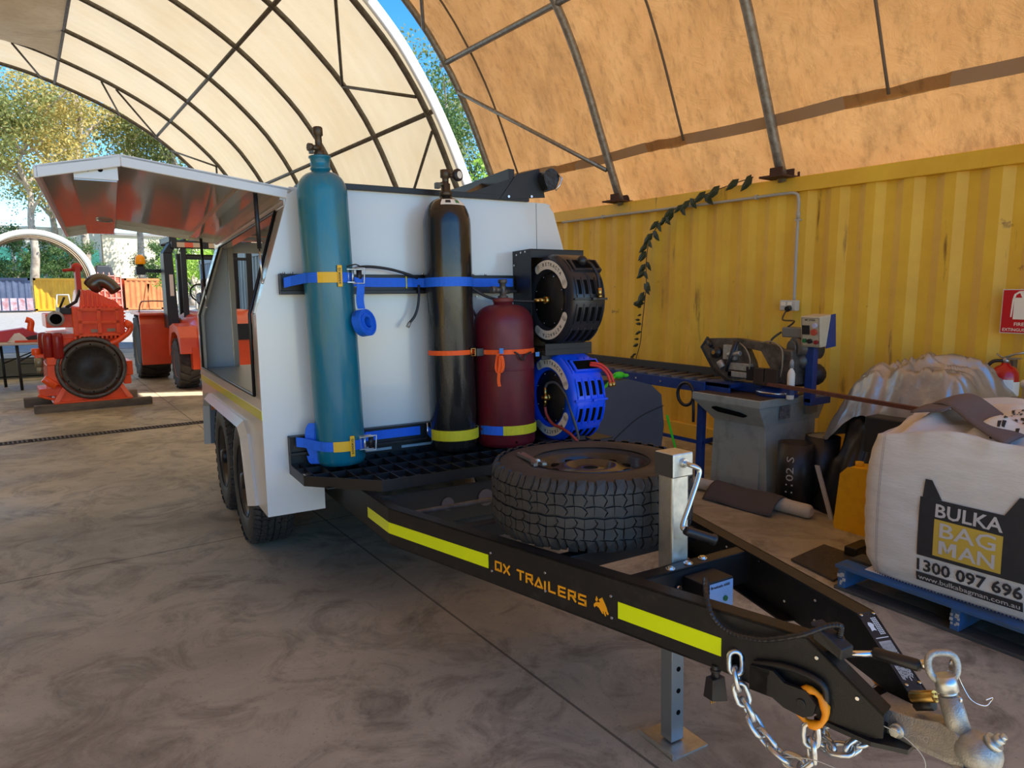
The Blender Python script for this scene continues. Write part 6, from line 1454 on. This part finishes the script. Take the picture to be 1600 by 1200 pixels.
m.box(2.28,2.36,12.92,13.0,.95,2.38).box(2.82,2.90,12.92,13.0,.95,2.38).box(3.34,3.44,12.92,13.0,.95,2.38).box(3.34,3.44,13.9,14.0,.9,2.42)
m.box(2.14,3.46,12.9,13.0,2.30,2.42).box(2.12,3.46,13.85,13.95,2.38,2.50).box(2.12,2.24,12.98,13.9,2.40,2.50).box(3.36,3.46,12.98,13.9,2.40,2.50)
for k in range(6): m.box(2.35+k*.18,2.39+k*.18,13.0,13.9,2.42,2.47)
m.box(2.36,3.36,12.92,12.96,2.12,2.17)
obj('cab_frame',m,fb,fk,bevel=.008)
obj('mast',MB().box(2.55,2.67,14.9,15.05,.2,2.3).box(3.2,3.32,14.9,15.05,.2,2.3).box(2.55,3.32,14.92,15.0,2.2,2.3).box(2.5,3.4,14.95,15.02,.3,.4),fb,fk)
obj('fork_tine',MB().box(2.6,2.72,15.05,16.2,.08,.13).box(2.6,2.72,15.05,15.1,.08,.7),fb,fk); obj('fork_tine',MB().box(3.15,3.27,15.05,16.2,.08,.13).box(3.15,3.27,15.05,15.1,.08,.7),fb,fk)
obj('seat',MB().box(2.62,3.15,13.1,13.6,1.22,1.36).box(2.60,3.18,13.02,13.16,1.3,1.80).box(2.58,2.68,13.1,13.5,1.35,1.55),mat('grey brown vinyl',(.09,.075,.07),.6),fk,bevel=.05,seg=4)
obj('steering_wheel',MB().tube([(2.75+.17*math.cos(a),13.95+.06*math.sin(a),1.55+.16*math.sin(a)) for a in [i*math.pi/10 for i in range(20)]],.015,6,closed=True).tube([(2.75,14.1,1.2),(2.75,13.95,1.55)],.03,8),fb,fk)
am=mat('amber beacon lens',S(240,150,20),.3,emit=.15)
obj('beacon',MB().lathe([(.07,2.04),(.085,2.06),(.075,2.16),(.03,2.20),(.001,2.2)],c=(1.74,13.55,0),n=16),am,fk); obj('work_light',MB().box(1.66,1.80,13.48,13.62,1.86,2.0).box(1.80,2.14,13.54,13.58,1.90,1.96).cyl((1.74,13.55,2.0),(1.74,13.55,2.04),.05,10),fb,fk)
rlm=mat('rear lamp red',S(215,80,35),.3,emit=.1)
for x in (2.22,2.72): 
    o=obj('tail_lamp',MB().box(x,x+.36,12.88,12.90,2.315,2.395),mat('lamp cream lens',S(225,200,165),.3),fk); obj('lamp_centre',MB().box(x+.12,x+.25,12.875,12.88,2.315,2.395),rlm,o)
obj('warning_label',MB().box(2.09,2.15,12.994,12.999,1.50,1.86),labelw,fk); obj('yellow_step',MB().box(2.2,2.5,13.2,13.5,1.08,1.12),mat('step yellow',(.5,.38,.08),.5),fk)
obj('grab_rail',MB().tube(smoothpath([(1.78,14.6,.98),(1.80,14.4,1.35),(1.9,14.2,1.40),(2.15,14.0,1.40)],5),.013,6),mat('pale rail',(.25,.25,.25),.5),fk)
# ------------------------------------------------------------------ blue container row behind, left row
blc=weather('faded blue paint',S(118,140,158),S(100,122,142))
container('shipping_container','pale blue corrugated container seen through the open trailer box',blc,4.95,8.9,25.0)
container('shipping_container','yellow container under the left foot of the far shelter',yel,-7.40,9.0,21.2,side=1)
# ------------------------------------------------------------------ far yard
FY=66
bgc=weather('slate paint',S(88,98,122),S(70,80,104)); yl2=weather('far yellow paint',S(222,165,35),S(205,150,30)); orc=weather('skip orange',S(226,140,85),S(210,120,70),amt=.5)
def farbox(name,label,m,x0,x1,h,cat='container',post=True):
    t=thing(name,label,cat,((x0+x1)/2,FY+1.2,0))
    L_=MB(); x=x0+.12; pts=[(x0,0)]
    while x+.4<x1: pts+=[(x,0),(x+.1,.06),(x+.2,.06),(x+.3,0)]; x+=.4
    pts.append((x1,0)); n=len(pts)
    L_.add([(xx,FY+q,z) for z in (.15,h-.15) for xx,q in pts],[(i,i+1,n+i+1,n+i) for i in range(n-1)])
    obj('side_panel',L_,m,t,solid=.01)
    obj('box_frame',MB().box(x0,x1,FY-.03,FY+.12,h-.18,h).box(x0,x1,FY-.03,FY+.12,.05,.2).box(x0,x0+.15,FY-.03,FY+.12,0,h).box(x1-.15,x1,FY-.03,FY+.12,0,h).box(x0,x1,FY+2.3,FY+2.44,0,h).box(x0,x1,FY,FY+2.4,h-.05,h).box(x0,x0+.05,FY,FY+2.4,0,h).box(x1-.05,x1,FY,FY+2.4,0,h),m,t)
    return t
farbox('shipping_container','slate grey container at the far left under the small white dome',bgc,-5.2,.75,2.6)
farbox('shipping_container','far yellow container in the yard under the small white dome',yl2,.95,4.6,2.6)
fb2=farbox('skip_bin','large orange steel bin in the far yard with two A-shaped braces',orc,7.2,10.0,2.65,'skip bin')
m=MB()
for x in (8.4,8.95,): m.hexa([(x-.0,FY-.1,.1),(x+.28,FY-.1,.1),(x+.28,FY,.1),(x,FY,.1),(x+(.45 if x<8.6 else -.1),FY-.1,2.2),(x+(.65 if x<8.6 else .1),FY-.1,2.2),(x+(.65 if x<8.6 else .1),FY,2.2),(x+(.45 if x<8.6 else -.1),FY,2.2)])
obj('a_brace',m,orc,fb2)
fb3=farbox('skip_bin','reddish stillage of stacked orange frames between the far yellow container and the orange bin',weather('red stillage',S(228,120,90),S(200,90,66),amt=.3),4.9,7.0,2.75,'skip bin')
m=MB()
for k in range(6): m.box(4.9+k*.4,4.96+k*.4,FY-.12,FY-.06,.1,3.1)
for k in range(5): m.box(4.9,7.0,FY-.12,FY-.06,.4+k*.6,.46+k*.6)
obj('mesh_frame',m,mat('pale pink frame',S(245,170,150),.6),fb3)
top('black_canopy',MB().hexa([(5.1,FY+.3,2.76),(6.6,FY+.3,2.76),(6.6,FY+2,2.76),(5.1,FY+2,2.76),(5.3,FY+.5,3.7),(6.35,FY+.5,3.7),(6.35,FY+1.8,3.7),(5.3,FY+1.8,3.7)]),fb,'black vehicle canopy sitting on top of the stacked orange frames','vehicle canopy',bevel=.12,seg=4)
for i,x in enumerate((2.2,3.6)):
    m=MB(); y=FY-2
    for a,b in (((0,.0),(.15,1.3)),((1.05,0),(.9,1.3))): m.tube([(x+a[0],y,a[1]),(x+b[0],y,b[1])],.05,6)
    m.tube([(x+.1,y,1.3),(x+.95,y,1.3)],.05,6).tube([(x+.05,y,.3),(x+1.0,y,.3)],.05,6)
    top('trestle',m,mat('pale frame steel',(.45,.42,.4),.6) if i==0 else mat('slate frame steel',(.2,.22,.25),.6),['pale A-shaped steel frame in front of the far yellow container, left one','dark A-shaped steel frame in front of the far yellow container, right one'][i],'trestle')
pm2=MB()
for k in range(5): pm2.box(-1.6+k*.5,-1.2+k*.5,FY-2.2,FY-1.0,.15,1.05)
top('wrapped_crates',pm2,mat('striped wrap',(.5,.45,.48),.6,noise=.9,nscale=3,col2=(.35,.12,.12)),'row of pale wrapped crates on the gravel before the slate container','crates')
top('concrete_block',MB().box(10.3,11.0,23.2,23.8,0,.35),mat('pale concrete',(.5,.5,.48),.8),'pale concrete block at the edge of the gravel beside the forklift','block',bevel=.03)
# small dome on the far containers
sd_=thing('small_dome_shelter','small white dome shelter spanning the far containers','shelter',(1.1,FY+3,2.6))
R2=3.95; c2z=2.15; al=math.asin((2.6-c2z)/R2)
def sdf(u,v):
    a=al+(math.pi-2*al)*u; y=FY-2+9*v; return (1.1+R2*math.cos(a),y,c2z+R2*math.sin(a))
obj('fabric_cover',MB().grid(40,10,sdf),fabric_mat('tan dome fabric',S(225,195,155),S(235,215,185),S(190,150,105),.3,.5,.3,.2),sd_)
def sdr(u,v):
    a=al+(math.pi-2*al)*u; r=R2+.08-.40*v; return (1.1+r*math.cos(a),FY-2.05,c2z+r*math.sin(a))
obj('fabric_hem',MB().grid(48,1,sdr),mat('aged white hem',S(240,228,208),.6),sd_,solid=.02)
m=MB()
for k in range(5): m.tube([(1.1+(R2-.12)*math.cos(al+(math.pi-2*al)*i/24),FY-.6+k*1.9,c2z+(R2-.12)*math.sin(al+(math.pi-2*al)*i/24)) for i in range(25)],.05,6)
obj('arch_tube',m,rustpipe,sd_)
# warehouse behind
wh=thing('warehouse','pale warehouse with green-tinted windows behind the far containers','building',(0,95,0))
obj('wall',MB().box(-18,8,92,100,0,8.5),mat('pale warehouse wall',S(225,220,205),.8,noise=.3,nscale=.4,col2=S(200,195,180)),wh)
gg=mat('green tinted glass',S(95,185,160),.15,noise=.6,nscale=.5,col2=S(60,130,110),metal=.3)
for k in range(6):
    x=-8.2+k*2.7; f=obj('window_frame',MB().box(x,x+2.5,91.85,92.0,2.0,6.3),mat('white window frame',(.6,.6,.6),.5),wh); obj('pane',MB().box(x+.1,x+1.2,91.8,91.86,2.1,6.2).box(x+1.3,x+2.4,91.8,91.86,2.1,6.2),gg,f)
wh2=thing('warehouse','cream factory building with a plain high wall behind the orange bin','building',(17,100,0))
obj('wall',MB().box(8.5,40,96,110,0,8.2),mat('cream factory wall',S(240,228,200),.8,noise=.3,nscale=.3,col2=S(220,205,175)),wh2)
obj('roof_edge',MB().box(8.4,40.1,95.8,110,8.2,8.5),mat('grey gutter',(.3,.3,.3),.6),wh2)
obj('roller_door',MB().box(20,25,95.9,96.0,0,5),mat('roller door grey',(.4,.42,.42),.6),wh2)
fn=thing('mesh_fence','grey wire fence beyond the orange bin','fence',(13,FY+2,0))
m=MB()
for k in range(8): m.tube([(10.4+k*1.6,FY+2,0),(10.4+k*1.6,FY+2,2.0)],.04,6)
m.tube([(10.4,FY+2,2.0),(22,FY+2,2.0)],.03,6).tube([(10.4,FY+2,1.0),(22,FY+2,1.0)],.02,6)
obj('fence_frame',m,mat('galvanised fence',(.35,.36,.37),.6),fn)
# ------------------------------------------------------------------ trees
lfm=[mat('gum leaves '+w,c,.6,noise=.8,nscale=.5,col2=c2,trans=.45) for w,c,c2 in (('olive',S(158,160,92),S(112,122,66)),('golden',S(215,190,108),S(150,146,80)),('deep',S(98,128,66),S(66,92,48)),('bright',S(190,220,90),S(125,165,60)))]
bark=mat('pale gum bark',S(205,190,170),.85,noise=.7,nscale=1.2,col2=S(100,85,70))
def tree_mesh(seed,h,spread,nb=9,lv=170,ls=.32,low=.35):
    r=random.Random(seed); T_=MB(); L_=MB()
    tp=[Vector((0,0,0))]
    for k in range(1,8): tp.append(Vector((r.uniform(-.25,.25)*k*.5,r.uniform(-.25,.25)*k*.5,h*.80*k/7)))
    T_.tube(smoothpath(tp,3),[.30*(1-.8*i/21)*(h/16) for i in range(22)],8)
    cl=[]
    for b in range(nb):
        f=r.uniform(low,1.0); i=min(6,int(f*7)); p0=tp[i].lerp(tp[i+1],.3); a=b*2.4+r.uniform(-.5,.5); ln=spread*r.uniform(.5,1)*(1.15-.45*f)
        p1=p0+Vector((math.cos(a)*ln*.5,math.sin(a)*ln*.5,ln*r.uniform(.35,.7))); p2=p0+Vector((math.cos(a)*ln,math.sin(a)*ln,ln*r.uniform(.6,1.1)))
        T_.tube(smoothpath([p0,p1,p2],4),[.11*(h/16)*(1-.09*j) for j in range(9)],6)
        for q in (p1,p2,p1.lerp(p2,.5)+Vector((r.uniform(-1,1),r.uniform(-1,1),r.uniform(0,1))),p2+Vector((r.uniform(-1.2,1.2),r.uniform(-1.2,1.2),r.uniform(-.8,.6)))): cl.append(q)
        if r.random()<.7:
            q=p2+Vector((r.uniform(-1.5,1.5),r.uniform(-1.5,1.5),r.uniform(.2,1.6))); T_.tube([p2,q],[.04,.015],5); cl.append(q)
    cl.append(tp[-1]); cl.append(tp[-1]+Vector((0,0,h*.12)))
    for c in cl:
        R_=r.uniform(.7,1.5)*h/15
        for k in range(lv):
            d=Vector((r.gauss(0,.55),r.gauss(0,.55),r.gauss(0,.42)))*R_; p=c+d
            t=Vector((r.uniform(-1,1),r.uniform(-1,1),r.uniform(-1.6,.2))).normalized(); q=t.cross(Vector((r.uniform(-1,1),r.uniform(-1,1),r.uniform(-1,1)))).normalized(); s=ls*r.uniform(.5,1.1)
            L_.add([p-q*s*.22,p+t*s*.5-q*s*.3,p+t*s,p+t*s*.5+q*s*.3],[(0,1,2,3)])
    return T_,L_
NORM=False
protos={}
def tree(key,bear,dist,label,mi,scale=1,rot=0):
    name='gum_tree'; a=math.radians(bear); x,y=dist*math.sin(a),dist*math.cos(a)
    if key not in protos:
        sd2,h,sp_,nb,lv,ls,low=key; T_,L_=tree_mesh(sd2,h,sp_,nb,lv,ls,low)
        t=thing(name,label,'tree',(0,0,0),group=None); obj('trunk',T_,bark,t); obj('leaves',L_,lfm[mi],t); protos[key]=t
    else:
        t=dup(protos[key],label=label)
        for ch in t.children:
            if ch.name.startswith('leaves') and ch.data.materials[0]!=lfm[mi]:
                ch.material_slots[0].link='OBJECT'; ch.material_slots[0].material=lfm[mi]
    t.matrix_world=Matrix.Translation((x,y,-.1))@Matrix.Rotation(rot,4,'Z')@Matrix.Diagonal((scale,scale,scale,1)); return t
A=(1,22,6.2,12,150,.34,.38); B=(2,24,5.8,11,150,.34,.45); C=(3,17,5.0,12,150,.30,.30); D=(4,9,3.2,11,170,.26,.15)
tree(A,1.0,79,'tall golden gum tree above the small white dome at the far left',1,1.05)
tree(B,4.0,84,'tall gum tree with a straight pale trunk right of the small white dome',1,1.12,1.0)
tree(C,-2.2,76,'olive gum tree cut by the left edge of the photo',0,1.3,.4)
tree(A,7.4,88,'tall olive gum tree behind the lifted trailer door',0,1.12,2.2)
tree(C,10.6,84,'olive gum tree right of the lifted trailer door edge, before the shelter',0,1.35,3.0)
tree(B,2.3,92,'background gum tree between the two tall golden ones',0,1.05,4.0)
tree(D,.2,86,'low bushy tree in front of the green-windowed warehouse, left of the photo',2,.95,.3)
tree(D,2.8,83,'low bushy tree under the small white dome',2,.8,1.3)
tree(D,8.6,90,'low bushy tree behind the orange bin',2,.8,3.3)
tree(C,13.6,74,'green tree right behind the forklift cab',2,.8,1.1)
tree(D,10.9,60,'bright yellow-green bushy tree seen through the forklift cab',3,.85,.2)
tree(D,9.9,74,'dark low tree left of the forklift cab',2,.8,4.4)
tree(C,30.5,48,'green gum tree seen low in the gap between the two shelters',2,.95,1.5)
tree(B,28.6,52,'tall thin gum tree high in the gap between the two shelters',0,.85,2.5)
tree(D,32.2,44,'bushy tree at the foot of the gap between the two shelters',3,1.15,.9)
NORM=True
